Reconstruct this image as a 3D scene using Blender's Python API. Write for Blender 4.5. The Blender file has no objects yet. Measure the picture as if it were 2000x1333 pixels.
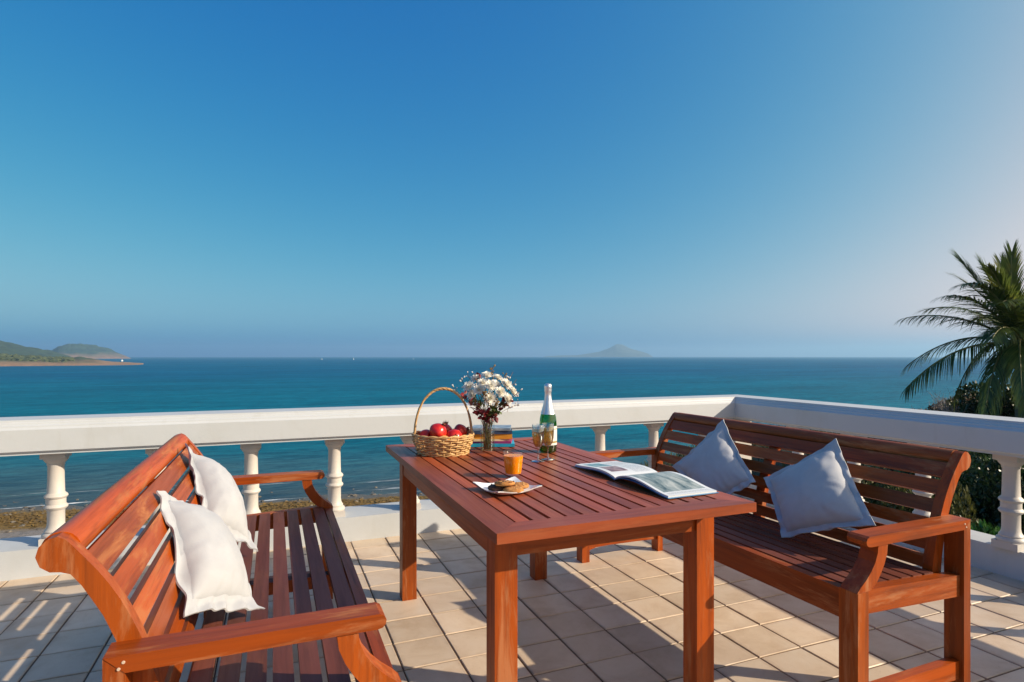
import bpy, bmesh, math, random
import numpy as np
from mathutils import Vector, Matrix, noise as mnoise
R = math.radians
scene = bpy.context.scene
C = scene.collection
random.seed(7); rng = np.random.default_rng(7)

# ------------------------------------------------------------------ camera
YAW = R(22.0)
cam_d = bpy.data.cameras.new('camera'); cam = bpy.data.objects.new('camera', cam_d); C.objects.link(cam)
cam.location = (0, 0, 1.23); cam.rotation_euler = (R(90), 0, -YAW)
cam_d.sensor_width = 36; cam_d.lens = 1150/2000*36; cam_d.shift_y = 0.0148
cam_d.clip_start = 0.05; cam_d.clip_end = 40000
scene.camera = cam
# ------------------------------------------------------------------ world and sun
SUN_AZ, SUN_EL = R(125), R(26.5)          # clockwise from +Y
world = bpy.data.worlds.new('World'); scene.world = world; world.use_nodes = True
wn = world.node_tree; wn.nodes.clear()
sky = wn.nodes.new('ShaderNodeTexSky'); sky.sky_type = 'NISHITA'; sky.sun_disc = False
sky.sun_elevation = SUN_EL; sky.sun_rotation = SUN_AZ
sky.altitude = 0; sky.air_density = 0.3; sky.dust_density = 3.0; sky.ozone_density = 8.0
bg = wn.nodes.new('ShaderNodeBackground'); bg.inputs['Strength'].default_value = 0.0732
wo = wn.nodes.new('ShaderNodeOutputWorld')
def wmath(op, a, b):                       # colour grade of the whole sky: a contrast curve per channel with a soft shoulder
    nd = wn.nodes.new('ShaderNodeMath'); nd.operation = op
    for i_, v_ in ((0, a), (1, b)):
        if isinstance(v_, (int, float)): nd.inputs[i_].default_value = v_
        else: wn.links.new(v_, nd.inputs[i_])
    return nd.outputs[0]
sep = wn.nodes.new('ShaderNodeSeparateColor'); comb = wn.nodes.new('ShaderNodeCombineColor'); wn.links.new(sky.outputs[0], sep.inputs[0])
for ch, (g_, k_) in enumerate(((2.7, 405.0), (1.3, 11.1), (.55, 2.38))):
    x_ = wmath('MULTIPLY', wmath('POWER', wmath('MULTIPLY', sep.outputs[ch], .1), g_), k_)
    x_ = wmath('DIVIDE', x_, wmath('ADD', wmath('MULTIPLY', x_, 1/1.3), 1.0))
    wn.links.new(wmath('MULTIPLY', x_, 10.0), comb.inputs[ch])
wn.links.new(comb.outputs[0], bg.inputs[0]); wn.links.new(bg.outputs[0], wo.inputs[0])
sun_d = bpy.data.lights.new('sun', 'SUN'); sun_d.energy = 5.0; sun_d.angle = R(0.5); sun_d.color = (1.0, 0.85, 0.65)
sun = bpy.data.objects.new('sun', sun_d); C.objects.link(sun)
to_sun = Vector((math.sin(SUN_AZ)*math.cos(SUN_EL), math.cos(SUN_AZ)*math.cos(SUN_EL), math.sin(SUN_EL)))
sun.rotation_euler = to_sun.to_track_quat('Z', 'Y').to_euler(); sun.location = to_sun*30
vs = scene.view_settings
vs.view_transform = 'Standard'; vs.look = 'None'; vs.exposure = 0.45; vs.gamma = 1.0; vs.use_curve_mapping = False
scene.cycles.max_bounces = 10; scene.cycles.transparent_max_bounces = 24; scene.cycles.transmission_bounces = 8
scene.cycles.volume_bounces = 1; scene.cycles.caustics_reflective = False

# ------------------------------------------------------------------ helpers
def tag(o, label=None, cat=None, group=None, kind=None):
    if label: o['label'] = label
    if cat: o['category'] = cat
    if group: o['group'] = group
    if kind: o['kind'] = kind
    return o
def link(name, me, mat=None, parent=None):
    if mat and not me.materials: me.materials.append(mat)
    o = bpy.data.objects.new(name, me); C.objects.link(o)
    if parent: o.parent = parent
    return o
def empty(name, loc=(0, 0, 0), rz=0):
    o = bpy.data.objects.new(name, None); C.objects.link(o)
    o.location = loc; o.rotation_euler = (0, 0, rz); o.empty_display_size = 0.1
    return o
def done(bm, name, mat=None, parent=None, smooth=None, bevel=0, seg=1):
    if bevel:
        es = [e for e in bm.edges if len(e.link_faces) == 2 and e.calc_face_angle(0) > 0.6]
        bmesh.ops.bevel(bm, geom=es, offset=bevel, segments=seg, profile=0.5, affect='EDGES', clamp_overlap=True)
    bmesh.ops.recalc_face_normals(bm, faces=bm.faces)
    me = bpy.data.meshes.new(name); bm.to_mesh(me); bm.free()
    if smooth is not None:
        me.polygons.foreach_set('use_smooth', [True]*len(me.polygons))
        if smooth < 3: me.set_sharp_from_angle(angle=smooth)
    return link(name, me, mat, parent)
def box(bm, x0, x1, y0, y1, z0, z1):
    v = [bm.verts.new((x, y, z)) for z in (z0, z1) for y in (y0, y1) for x in (x0, x1)]
    for f in ((0, 2, 3, 1), (4, 5, 7, 6), (0, 1, 5, 4), (2, 6, 7, 3), (0, 4, 6, 2), (1, 3, 7, 5)):
        bm.faces.new([v[i] for i in f])
def prism(bm, pts, lo, hi, ax='y'):
    """polygon pts (a,b) in the plane normal to ax, extruded lo..hi"""
    def co(a, b, t): return (a, t, b) if ax == 'y' else ((t, a, b) if ax == 'x' else (a, b, t))
    A = [bm.verts.new(co(a, b, lo)) for a, b in pts]; B = [bm.verts.new(co(a, b, hi)) for a, b in pts]
    n = len(pts)
    for i in range(n): bm.faces.new((A[i], A[(i+1) % n], B[(i+1) % n], B[i]))
    bm.faces.new(A[::-1]); bm.faces.new(B)
def lathe(bm, prof, n=24, c=(0, 0), cap=True):
    rows = []
    for r, z in prof:
        if r < 1e-6: rows.append([bm.verts.new((c[0], c[1], z))])
        else: rows.append([bm.verts.new((c[0]+r*math.cos(2*math.pi*k/n), c[1]+r*math.sin(2*math.pi*k/n), z)) for k in range(n)])
    for a, b in zip(rows, rows[1:]):
        for k in range(n):
            k2 = (k+1) % n
            if len(a) == 1 and len(b) == 1: continue
            if len(a) == 1: bm.faces.new((a[0], b[k], b[k2]))
            elif len(b) == 1: bm.faces.new((a[k], a[k2], b[0]))
            else: bm.faces.new((a[k], a[k2], b[k2], b[k]))
    if cap:
        for r in (rows[0], rows[-1]):
            if len(r) > 1: bm.faces.new(r)
def tube(bm, pts, rad, n=6, closed=False):
    pts = [Vector(p) for p in pts]; N = len(pts)
    rads = rad if isinstance(rad, (list, tuple)) else [rad]*N
    rings = []; prev = None
    for i, p in enumerate(pts):
        if closed: t = pts[(i+1) % N]-pts[i-1]
        else: t = pts[min(i+1, N-1)]-pts[max(i-1, 0)]
        t = t.normalized() if t.length > 1e-9 else Vector((0, 0, 1))
        if prev is None:
            u = t.cross(Vector((0, 0, 1)))
            if u.length < 0.1: u = t.cross(Vector((1, 0, 0)))
        else: u = prev - t*prev.dot(t)
        u.normalize(); w = t.cross(u); prev = u
        rings.append([bm.verts.new(p+(u*math.cos(2*math.pi*k/n)+w*math.sin(2*math.pi*k/n))*rads[i]) for k in range(n)])
    rng_ = range(N) if closed else range(N-1)
    for i in rng_:
        a, b = rings[i], rings[(i+1) % N]
        for k in range(n): bm.faces.new((a[k], a[(k+1) % n], b[(k+1) % n], b[k]))
    if not closed:
        bm.faces.new(rings[0][::-1]); bm.faces.new(rings[-1])
def np_mesh(name, verts, faces, mat=None, parent=None, smooth=False):
    me = bpy.data.meshes.new(name)
    verts = np.asarray(verts, dtype=np.float32); faces = np.asarray(faces, dtype=np.int32)
    me.vertices.add(len(verts)); me.vertices.foreach_set('co', verts.ravel())
    k = faces.shape[1]
    me.loops.add(faces.size); me.loops.foreach_set('vertex_index', faces.ravel())
    me.polygons.add(len(faces)); me.polygons.foreach_set('loop_start', np.arange(0, faces.size, k, dtype=np.int32))
    if smooth: me.polygons.foreach_set('use_smooth', np.ones(len(faces), dtype=bool))
    me.update(); me.validate()
    return link(name, me, mat, parent)
def copy_tree(o, parent=None):
    c = o.copy(); C.objects.link(c)
    if parent: c.parent = parent
    for ch in list(o.children): copy_tree(ch, c)
    return c

# ------------------------------------------------------------------ materials
class M:
    def __init__(s, name):
        s.m = bpy.data.materials.new(name); s.m.use_nodes = True
        s.t = s.m.node_tree; s.p = s.t.nodes['Principled BSDF']; s.o = s.t.nodes['Material Output']
    def n(s, typ, **kw):
        nd = s.t.nodes.new(typ)
        for k, v in kw.items():
            if k in nd.inputs: nd.inputs[k].default_value = v
            else: setattr(nd, k, v)
        return nd
    def l(s, a, b): s.t.links.new(a, b)
    def set(s, **kw):
        for k, v in kw.items(): s.p.inputs[k.replace('_', ' ')].default_value = v
        return s
    def coords(s, scale=(1, 1, 1), kind='Object', rand=0):
        tc = s.n('ShaderNodeTexCoord'); mp = s.n('ShaderNodeMapping'); mp.inputs['Scale'].default_value = scale
        s.l(tc.outputs[kind], mp.inputs['Vector'])
        if rand:
            oi = s.n('ShaderNodeObjectInfo'); mu = s.n('ShaderNodeMath', operation='MULTIPLY'); mu.inputs[1].default_value = rand
            s.l(oi.outputs['Random'], mu.inputs[0]); cx = s.n('ShaderNodeCombineXYZ')
            for i in range(3): s.l(mu.outputs[0], cx.inputs[i])
            s.l(cx.outputs[0], mp.inputs['Location'])
        return mp.outputs[0]
    def noise(s, vec, scale, detail=4, rough=0.55, dist=0):
        nd = s.n('ShaderNodeTexNoise'); nd.inputs['Scale'].default_value = scale; nd.inputs['Detail'].default_value = detail
        nd.inputs['Roughness'].default_value = rough; nd.inputs['Distortion'].default_value = dist
        if vec: s.l(vec, nd.inputs['Vector'])
        return nd.outputs['Fac']
    def ramp(s, fac, stops):
        r = s.n('ShaderNodeValToRGB'); e = r.color_ramp.elements
        while len(e) < len(stops): e.new(0.5)
        for i, (p, c) in enumerate(stops):
            e[i].position = p; e[i].color = (*c, 1) if len(c) == 3 else c
        s.l(fac, r.inputs[0]); return r.outputs[0]
    def mix(s, fac, a, b, mode='MIX'):
        x = s.n('ShaderNodeMix', data_type='RGBA', blend_type=mode)
        for i, v in ((0, fac), (6, a), (7, b)):
            if isinstance(v, (int, float)): x.inputs[i].default_value = v
            elif isinstance(v, tuple): x.inputs[i].default_value = (*v, 1)
            else: s.l(v, x.inputs[i])
        return x.outputs[2]
    def math(s, op, a, b=None, clamp=False):
        x = s.n('ShaderNodeMath', operation=op); x.use_clamp = clamp
        for i, v in ((0, a), (1, b)):
            if v is None: continue
            if isinstance(v, (int, float)): x.inputs[i].default_value = v
            else: s.l(v, x.inputs[i])
        return x.outputs[0]
    def mapr(s, v, a, b, c=0.0, d=1.0):
        x = s.n('ShaderNodeMapRange'); x.inputs[1].default_value = a; x.inputs[2].default_value = b
        x.inputs[3].default_value = c; x.inputs[4].default_value = d; s.l(v, x.inputs[0]); return x.outputs[0]
    def bump(s, h, strength=0.3, dist=0.01, normal=None):
        b = s.n('ShaderNodeBump'); b.inputs['Strength'].default_value = strength; b.inputs['Distance'].default_value = dist
        s.l(h, b.inputs['Height'])
        if normal: s.l(normal, b.inputs['Normal'])
        s.l(b.outputs[0], s.p.inputs['Normal']); return b.outputs[0]
    def color(s, c): s.l(c, s.p.inputs['Base Color'])
    def rand(s):
        return s.n('ShaderNodeObjectInfo').outputs['Random']

def wood(name, axis, light=(.38, .064, .003), dark=(.15, .024, .002), worn=0.72, rough=.40):
    m = M(name)
    sc = [34, 34, 34]; sc[axis] = 1.6
    v = m.coords(tuple(sc), rand=13.0)
    g = m.noise(v, 1.0, 6, .6, .6)
    sc2 = [150, 150, 150]; sc2[axis] = 5
    v2 = m.coords(tuple(sc2), rand=7.0); g2 = m.noise(v2, 1.0, 3, .6)
    gg = m.math('ADD', m.math('MULTIPLY', g, .7), m.math('MULTIPLY', g2, .3))
    c = m.ramp(gg, [(.3, dark), (.52, light), (.75, tuple(x*1.12 for x in light))])
    rd2 = m.math('FRACT', m.math('MULTIPLY', m.rand(), 7.31)); c = m.mix(m.math('MULTIPLY', rd2, .55), c, m.mix(gg, tuple(x*y for x, y in zip(dark, (.75, 1.1, 1.6))), tuple(x*y for x, y in zip(light, (.86, 1.25, 2.0)))))
    br = m.mapr(m.rand(), 0, 1, .72, 1.16)
    bc = m.n('ShaderNodeCombineColor'); 
    for i in range(3): m.l(br, bc.inputs[i])
    c = m.mix(1.0, c, bc.outputs[0], 'MULTIPLY')
    sc3 = [17, 17, 17]; sc3[axis] = 2.4; v3 = m.coords(tuple(sc3), rand=5.0); w = m.noise(v3, 1.0, 8, .72, .5)
    wf = m.math('MULTIPLY', m.mapr(w, .51, .63), worn)
    c = m.mix(wf, c, (.42, .165, .065))
    sc4 = [20, 20, 20]; sc4[axis] = 1.8; v4 = m.coords(tuple(sc4), rand=3.0); d = m.noise(v4, 1.0, 6, .65)
    c = m.mix(m.math('MULTIPLY', m.mapr(d, .54, .74), .6), c, (.10, .024, .008))
    m.color(c)
    m.l(m.math('ADD', m.math('MULTIPLY', wf, .35), m.mapr(gg, .3, .7, rough+.1, rough-.04)), m.p.inputs['Roughness'])
    m.set(Specular_IOR_Level=.32)
    m.bump(m.math('ADD', gg, m.math('MULTIPLY', w, .4)), .22, .004)
    return m.m
WX, WY, WZ = (wood('varnished_wood_%s' % n, i) for i, n in enumerate(('across', 'along', 'upright')))
TABY = wood('table_slat_wood', 1, light=(.37, .072, .020), dark=(.17, .030, .010), worn=.15, rough=.34)
TABX = wood('table_board_wood', 0, light=(.37, .072, .020), dark=(.17, .030, .010), worn=.15, rough=.34)
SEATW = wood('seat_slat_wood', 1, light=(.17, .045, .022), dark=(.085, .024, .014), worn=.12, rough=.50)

PLUG = None
def paint(name, col, rough=.5, dirt=.5):
    m = M(name); v = m.coords((1, 1, 1)); 
    n1 = m.noise(v, 2.2, 6, .65); n2 = m.noise(v, 26, 4, .6)
    v2 = m.coords((14, 14, 1.3)); n3 = m.noise(v2, 1, 4, .6)
    c = m.mix(m.math('MULTIPLY', m.mapr(n1, .5, .75), dirt*.5), col, tuple(x*y for x, y in zip(col, (.80, .77, .70))))
    c = m.mix(m.math('MULTIPLY', m.mapr(n3, .58, .8), dirt*.4), c, tuple(x*y for x, y in zip(col, (.72, .68, .60))))
    m.color(c); m.set(Roughness=rough); m.bump(m.math('ADD', n2, m.math('MULTIPLY', n1, .6)), .12, .006)
    return m.m
PAINT = paint('white_masonry_paint', (.50, .525, .545), .5, .8)
PAINT2 = paint('cream_baluster_paint', (.54, .505, .465), .5, .6)

mt = M('floor_tile_ceramic'); v = mt.coords((1, 1, 1), rand=20.0)
a1 = mt.noise(v, 5, 6, .65, .4); a2 = mt.noise(v, 60, 3, .6); a3 = mt.noise(v, 1.3, 3)
c = mt.ramp(a1, [(.3, (.54, .41, .285)), (.5, (.64, .51, .375)), (.72, (.69, .57, .44))])
c = mt.mix(mt.math('MULTIPLY', mt.mapr(a3, .5, .72), .4), c, (.43, .32, .23))
tcn = mt.n('ShaderNodeTexCoord'); sx = mt.n('ShaderNodeSeparateXYZ'); mt.l(tcn.outputs['Object'], sx.inputs[0])
ex = mt.math('MAXIMUM', mt.math('ABSOLUTE', sx.outputs[0]), mt.math('ABSOLUTE', sx.outputs[1]))
ed = mt.math('MULTIPLY', mt.mapr(ex, .088, .112), mt.mapr(mt.noise(v, 9, 4), .35, .75))
c = mt.mix(mt.math('MULTIPLY', ed, .55), c, (.27, .17, .105))
c = mt.mix(mt.math('MULTIPLY', mt.mapr(a2, .66, .78), .35), c, (.26, .20, .15))
br = mt.mapr(mt.rand(), 0, 1, .84, 1.06); bc = mt.n('ShaderNodeCombineColor')
for i in range(3): mt.l(br, bc.inputs[i])
c = mt.mix(1.0, c, bc.outputs[0], 'MULTIPLY')
mt.color(c); mt.l(mt.mapr(a1, .3, .7, .62, .42), mt.p.inputs['Roughness']); mt.bump(mt.math('ADD', mt.math('MULTIPLY', a1, .7), mt.math('MULTIPLY', a2, .3)), .18, .006)
TILE = mt.m
mg = M('dark_grout'); v = mg.coords(); mg.color(mg.ramp(mg.noise(v, 12, 5), [(.3, (.09, .058, .038)), (.7, (.20, .13, .085))])); mg.set(Roughness=.9); GROUT = mg.m

def simple(name, col, rough=.5, **kw):
    m = M(name); m.set(Base_Color=(*col, 1), Roughness=rough, **kw); return m.m
def mottled(name, a, b, scale, rough=.6, bump=.2, coords='Object', rand=4.0, bd=.01, **kw):
    m = M(name); v = m.coords((1, 1, 1), rand=rand); n1 = m.noise(v, scale, 5, .6); m.color(m.ramp(n1, [(.32, a), (.68, b)]))
    m.set(Roughness=rough, **kw)
    if bump: m.bump(n1, bump, bd)
    return m.m

# ================================================================== SETTING
SEA_Z = -11.0
fw = Vector((math.sin(YAW), math.cos(YAW), 0)); rt = Vector((math.cos(YAW), -math.sin(YAW), 0))
# ---- sea
ms = M('sea_water')
geo = ms.n('ShaderNodeNewGeometry')
dot = ms.n('ShaderNodeVectorMath', operation='DOT_PRODUCT'); ms.l(geo.outputs['Position'], dot.inputs[0]); dot.inputs[1].default_value = (.227, .987, 0)
shore = dot.outputs['Value']
mp1 = ms.n('ShaderNodeMapping'); ms.l(geo.outputs['Position'], mp1.inputs['Vector']); mp1.inputs['Rotation'].default_value = (0, 0, R(14)); mp1.inputs['Scale'].default_value = (.35, 1, 1)
P1 = mp1.outputs[0]
big = ms.noise(P1, .013, 5, .6); mid = ms.noise(P1, .11, 4, .6)
shn = ms.math('ADD', shore, ms.math('MULTIPLY', ms.math('SUBTRACT', mid, .5), 22))
deep = ms.ramp(big, [(.35, (.000, .098, .225)), (.65, (.000, .142, .275))])
far = ms.mix(ms.mapr(shn, 90, 420), (.000, .165, .235), deep)
near = ms.mix(ms.mapr(shn, 54, 88), (.075, .105, .105), far)
v_f = ms.n('ShaderNodeMapping'); ms.l(geo.outputs['Position'], v_f.inputs['Vector']); v_f.inputs['Rotation'].default_value = (0, 0, R(13)); v_f.inputs['Scale'].default_value = (.12, .9, 1)
fn = ms.noise(v_f.outputs[0], 1.0, 5, .6, .3)
fband = ms.math('MULTIPLY', ms.mapr(shore, 51.5, 53.5), ms.mapr(shore, 62, 55.5))
rp1 = ms.n('ShaderNodeMapping'); ms.l(geo.outputs['Position'], rp1.inputs['Vector']); rp1.inputs['Rotation'].default_value = (0, 0, R(22)); rp1.inputs['Scale'].default_value = (.28, 1, 1)
ra = ms.noise(rp1.outputs[0], .75, 5, .7, .4); rb = ms.noise(rp1.outputs[0], .06, 5, .65, .6)
rip = ms.math('ADD', ms.math('MULTIPLY', ra, .6), ms.math('MULTIPLY', rb, .4))
near = ms.mix(ms.mapr(rip, .58, .40, 0, .62), near, (.000, .030, .062)); near = ms.mix(ms.mapr(rip, .54, .72, 0, .5), near, (.02, .19, .22))  # light and shade of ripples painted into the water colour as streaks
foam = ms.math('MULTIPLY', ms.mapr(fn, .60, .66), fband, clamp=True)
ms.color(ms.mix(foam, near, (.75, .78, .78)))
ms.set(Roughness=.16, IOR=1.333, Specular_IOR_Level=.06)
w1 = ms.noise(P1, .55, 4, .65, .3); w2 = ms.noise(P1, 2.6, 4, .6); w3 = ms.noise(P1, .12, 3, .6)
hgt = ms.math('ADD', ms.math('ADD', ms.math('MULTIPLY', w1, .55), ms.math('MULTIPLY', w2, .16)), ms.math('MULTIPLY', w3, 1.0))
nrm_ = ms.bump(hgt, .85, 1.0)
ms.set(Specular_IOR_Level=0.0)
fr_ = ms.n('ShaderNodeFresnel', IOR=1.333); ms.l(nrm_, fr_.inputs['Normal'])
gl_ = ms.n('ShaderNodeBsdfGlossy', Roughness=.18); ms.l(nrm_, gl_.inputs['Normal'])
mx_ = ms.n('ShaderNodeMixShader'); ms.l(ms.math('MULTIPLY', fr_.outputs[0], .13), mx_.inputs[0])
ms.l(ms.p.outputs[0], mx_.inputs[1]); ms.l(gl_.outputs[0], mx_.inputs[2]); ms.l(mx_.outputs[0], ms.o.inputs[0])
SEA = ms.m
vs_, fs_ = [], []
ringr = [0, 60, 150, 400, 1000, 2500, 6000, 11500]; NS = 64
vs_.append((0, 0, SEA_Z))
for r_ in ringr[1:]:
    for k in range(NS): vs_.append((r_*math.cos(2*math.pi*k/NS), r_*math.sin(2*math.pi*k/NS), SEA_Z))
bm = bmesh.new(); bv = [bm.verts.new(p) for p in vs_]
for k in range(NS): bm.faces.new((bv[0], bv[1+k], bv[1+(k+1) % NS]))
for i in range(len(ringr)-2):
    for k in range(NS):
        a, b = 1+i*NS, 1+(i+1)*NS; k2 = (k+1) % NS
        bm.faces.new((bv[a+k], bv[b+k], bv[b+k2], bv[a+k2]))
tag(done(bm, 'sea', SEA), kind='structure')

# ---- shore and hillside
def smooth(a, b, x): 
    t = min(1, max(0, (x-a)/(b-a))); return t*t*(3-2*t)
def ground_z(x, y):
    s = .227*x+.987*y
    z = SEA_Z + (53.2-s)*.055
    n = mnoise.fractal(Vector((x*.13, y*.13, 3.1)), 1.0, 2.0, 5)
    z += n*.22*smooth(75, 45, s)
    # hillside on the right of the house
    hx = smooth(3.5, 15, x-.12*(y-4)); hy = smooth(34, 12, y-.30*x)
    z += 7.0*hx*hy + n*.5*hx*hy
    if s < 30: z += (30-s)*.02
    return z
xs = np.concatenate([np.linspace(-75, 12, 120), np.linspace(12.6, 70, 70)]); ys = np.concatenate([np.linspace(-25, 30, 70), np.linspace(30.5, 75, 110)])
gv = [(x, y, ground_z(x, y)) for y in ys for x in xs]; nx, ny = len(xs), len(ys)
gf = [(j*nx+i, j*nx+i+1, (j+1)*nx+i+1, (j+1)*nx+i) for j in range(ny-1) for i in range(nx-1)]
mb = M('shore_ground'); geo = mb.n('ShaderNodeNewGeometry')
dot = mb.n('ShaderNodeVectorMath', operation='DOT_PRODUCT'); mb.l(geo.outputs['Position'], dot.inputs[0]); dot.inputs[1].default_value = (.227, .987, 0)
sepz = mb.n('ShaderNodeSeparateXYZ'); mb.l(geo.outputs['Position'], sepz.inputs[0])
n1 = mb.noise(geo.outputs['Position'], .5, 6, .7); n2 = mb.noise(geo.outputs['Position'], 3.5, 5, .7); n3 = mb.noise(geo.outputs['Position'], 14, 3, .6)
sn = mb.math('ADD', dot.outputs['Value'], mb.math('MULTIPLY', mb.math('SUBTRACT', n1, .5), 4))
peb = mb.ramp(mb.math('ADD', mb.math('MULTIPLY', n2, .5), mb.math('MULTIPLY', n3, .5)), [(.35, (.085, .085, .085)), (.5, (.20, .185, .17)), (.66, (.34, .29, .25))])
weed = mb.ramp(mb.math('ADD', mb.math('MULTIPLY', n2, .6), mb.math('MULTIPLY', n3, .4)), [(.34, (.05, .032, .008)), (.48, (.17, .105, .018)), (.60, (.25, .15, .025)), (.7, (.15, .12, .03))])
c = mb.mix(mb.mapr(sn, 44.6, 46.2), peb, weed)
c = mb.mix(mb.mapr(sn, 51.6, 52.6), c, (.10, .105, .10))
c = mb.mix(mb.mapr(sepz.outputs[2], -9.0, -7.6), c, mb.ramp(n2, [(.3, (.022, .026, .010)), (.7, (.09, .075, .035))]))
mb.color(c); mb.set(Roughness=.85); mb.bump(mb.math('ADD', n2, n3), .6, .15)
tag(np_mesh('shore_ground', gv, gf, mb.m, smooth=True), kind='structure')

# ---- rocks and weed on the shore
ROCK = mottled('wet_rock', (.04, .038, .034), (.19, .165, .13), 2.5, .8, .5, bd=.1)
bm = bmesh.new()
for i in range(520):
    lat = random.uniform(-62, 5); s_ = random.choice([random.uniform(50.2, 57), random.uniform(43, 54)])
    # shore coordinate s and lateral coordinate back to x, y
    D = s_+.16*lat; p = rt*lat+fw*D
    r_ = random.uniform(.05, .20)*(1.5 if random.random() < .1 else 1)
    z = max(ground_z(p.x, p.y), SEA_Z-.05)
    mtx = Matrix.Translation((p.x, p.y, z+r_*.1)) @ Matrix.Rotation(random.random()*6.3, 4, 'Z') @ Matrix.Diagonal((r_*random.uniform(.9, 2), r_, r_*random.uniform(.4, .8), 1))
    res = bmesh.ops.create_icosphere(bm, subdivisions=1, radius=1, matrix=mtx)
    for v in res['verts']: v.co += Vector([random.uniform(-.22, .22)*r_ for _ in range(3)])
tag(done(bm, 'shore_rocks', ROCK), 'small dark wet rocks strewn along the waterline below the terrace', 'rocks', kind='stuff')
WEED = mottled('washed_up_weed', (.07, .04, .008), (.25, .15, .028), 3, .9, .3)
wv, wf = [], []
for i in range(5200):
    lat = random.uniform(-62, 12); s_ = random.triangular(45.6, 52.2, 49); D = s_+.16*lat; p = rt*lat+fw*D
    z = ground_z(p.x, p.y); a = random.random()*6.3; L = random.uniform(.12, .45); w_ = random.uniform(.05, .13); h_ = random.uniform(.02, .12)
    dx, dy = math.cos(a), math.sin(a); b0 = len(wv)
    wv += [(p.x-dx*L-dy*w_, p.y-dy*L+dx*w_, z), (p.x-dx*L+dy*w_, p.y-dy*L-dx*w_, z), (p.x+dx*L*.2+dy*w_, p.y+dy*L*.2-dx*w_, z+h_), (p.x+dx*L*.2-dy*w_, p.y+dy*L*.2+dx*w_, z+h_), (p.x+dx*L, p.y+dy*L, z)]
    wf += [(b0, b0+1, b0+2), (b0, b0+2, b0+3), (b0+3, b0+2, b0+4)]
tag(np_mesh('seaweed', wv, wf, WEED), 'band of brown and olive seaweed lying along the beach', 'seaweed', kind='stuff')

# ---- headlands and island (az degrees right of the view axis of +Y; dist metres)
def polar(az, d): return Vector((math.sin(R(az))*d, math.cos(R(az))*d, 0))
def ridge(name, az0, az1, d0, d1, hfun, mat, nu=90, nv=24, seed=0.0, rough=.25):
    vv, ff = [], []
    for j in range(nv):
        t = j/(nv-1)
        for i in range(nu):
            az = az0+(az1-az0)*i/(nu-1); d = d0+(d1-d0)*t; p = polar(az, d)
            H = hfun(az); prof = math.sin(math.pi*min(1, t*1.0))**.75 if 0 < t < 1 else 0
            n = mnoise.fractal(Vector((p.x*26/d0+seed, p.y*26/d0, seed)), 1.0, 2.0, 6)
            edge = max(0, min(1, H/6))
            z = SEA_Z-1.0+(H+1.0)*prof*(1+rough*n) if H > 0 else SEA_Z-1.5
            vv.append((p.x, p.y, z))
    for j in range(nv-1):
        for i in range(nu-1): ff.append((j*nu+i, j*nu+i+1, (j+1)*nu+i+1, (j+1)*nu+i))
    return tag(np_mesh(name, vv, ff, mat, smooth=True), kind='structure')
def lerp_tab(tab):
    def f(a):
        for (a0, h0), (a1, h1) in zip(tab, tab[1:]):
            if a0 <= a <= a1:
                t = (a-a0)/(a1-a0); return h0+(h1-h0)*t
        return tab[0][1] if a < tab[0][0] else tab[-1][1]
    return f
def hillmat(name, green, bare, gz0, gz1, sc):
    m = M(name); g = m.n('ShaderNodeNewGeometry'); n1 = m.noise(g.outputs['Position'], sc, 6, .7); n2 = m.noise(g.outputs['Position'], sc*6, 4, .7)
    z = m.n('ShaderNodeSeparateXYZ'); m.l(g.outputs['Position'], z.inputs[0])
    zz = m.math('ADD', z.outputs[2], m.math('MULTIPLY', m.math('SUBTRACT', n1, .5), (gz1-gz0)*2.5))
    gr = m.mix(m.mapr(n2, .35, .65), green, tuple(x*2.0 for x in green)); ba = m.mix(m.mapr(n2, .35, .65), bare, tuple(x*1.35 for x in bare))
    m.color(m.mix(m.mapr(zz, gz0, gz1), ba, gr)); m.set(Roughness=.95); m.bump(n2, .8, 3.0)
    return m.m
near_h = lerp_tab([(-34, 20), (-24, 17), (-19, 14), (-17.5, 11.5), (-16, 9), (-15, 8.5), (-14.2, 9.5), (-13.4, 8), (-12.6, 4.5), (-11.6, 2.6), (-10.4, 1.2), (-10.0, 0)])
ridge('headland', -34, -9.9, 935, 1300, near_h, hillmat('headland_ground', (.030, .045, .020), (.21, .13, .075), SEA_Z+3, SEA_Z+8, .012), nu=170, nv=26, seed=2.0)
ridge('wooded_hill', -34, -14.0, 1750, 2500, lerp_tab([(-34, 60), (-24, 58), (-19, 49), (-18, 44), (-17, 34), (-16, 25), (-15, 12), (-14.1, 0)]), hillmat('wooded_hill_ground', (.022, .04, .022), (.05, .06, .03), SEA_Z-20, SEA_Z-10, .01), nu=150, seed=5.0, rough=.22)
ridge('far_headland', -16.6, -10.8, 3400, 4300, lerp_tab([(-16.6, 0), (-16.2, 30), (-15.6, 60), (-15, 72), (-14.2, 76), (-13.4, 68), (-12.6, 55), (-11.9, 32), (-11.3, 14), (-10.9, 0)]), hillmat('far_headland_ground', (.025, .045, .028), (.22, .14, .085), SEA_Z+4, SEA_Z+30, .006), nu=150, seed=9.0, rough=.28)
ridge('distant_island', 25.0, 35.6, 7600, 8600, lerp_tab([(25, 0), (25.4, 14), (27, 22), (28.4, 30), (29.5, 50), (30.4, 72), (31.2, 120), (32, 166), (32.5, 162), (33.2, 120), (34.2, 80), (35, 46), (35.5, 0)]), hillmat('island_ground', (.05, .06, .05), (.15, .12, .10), SEA_Z-10, SEA_Z, .003), nu=120, seed=13.0, rough=.12)
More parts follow.
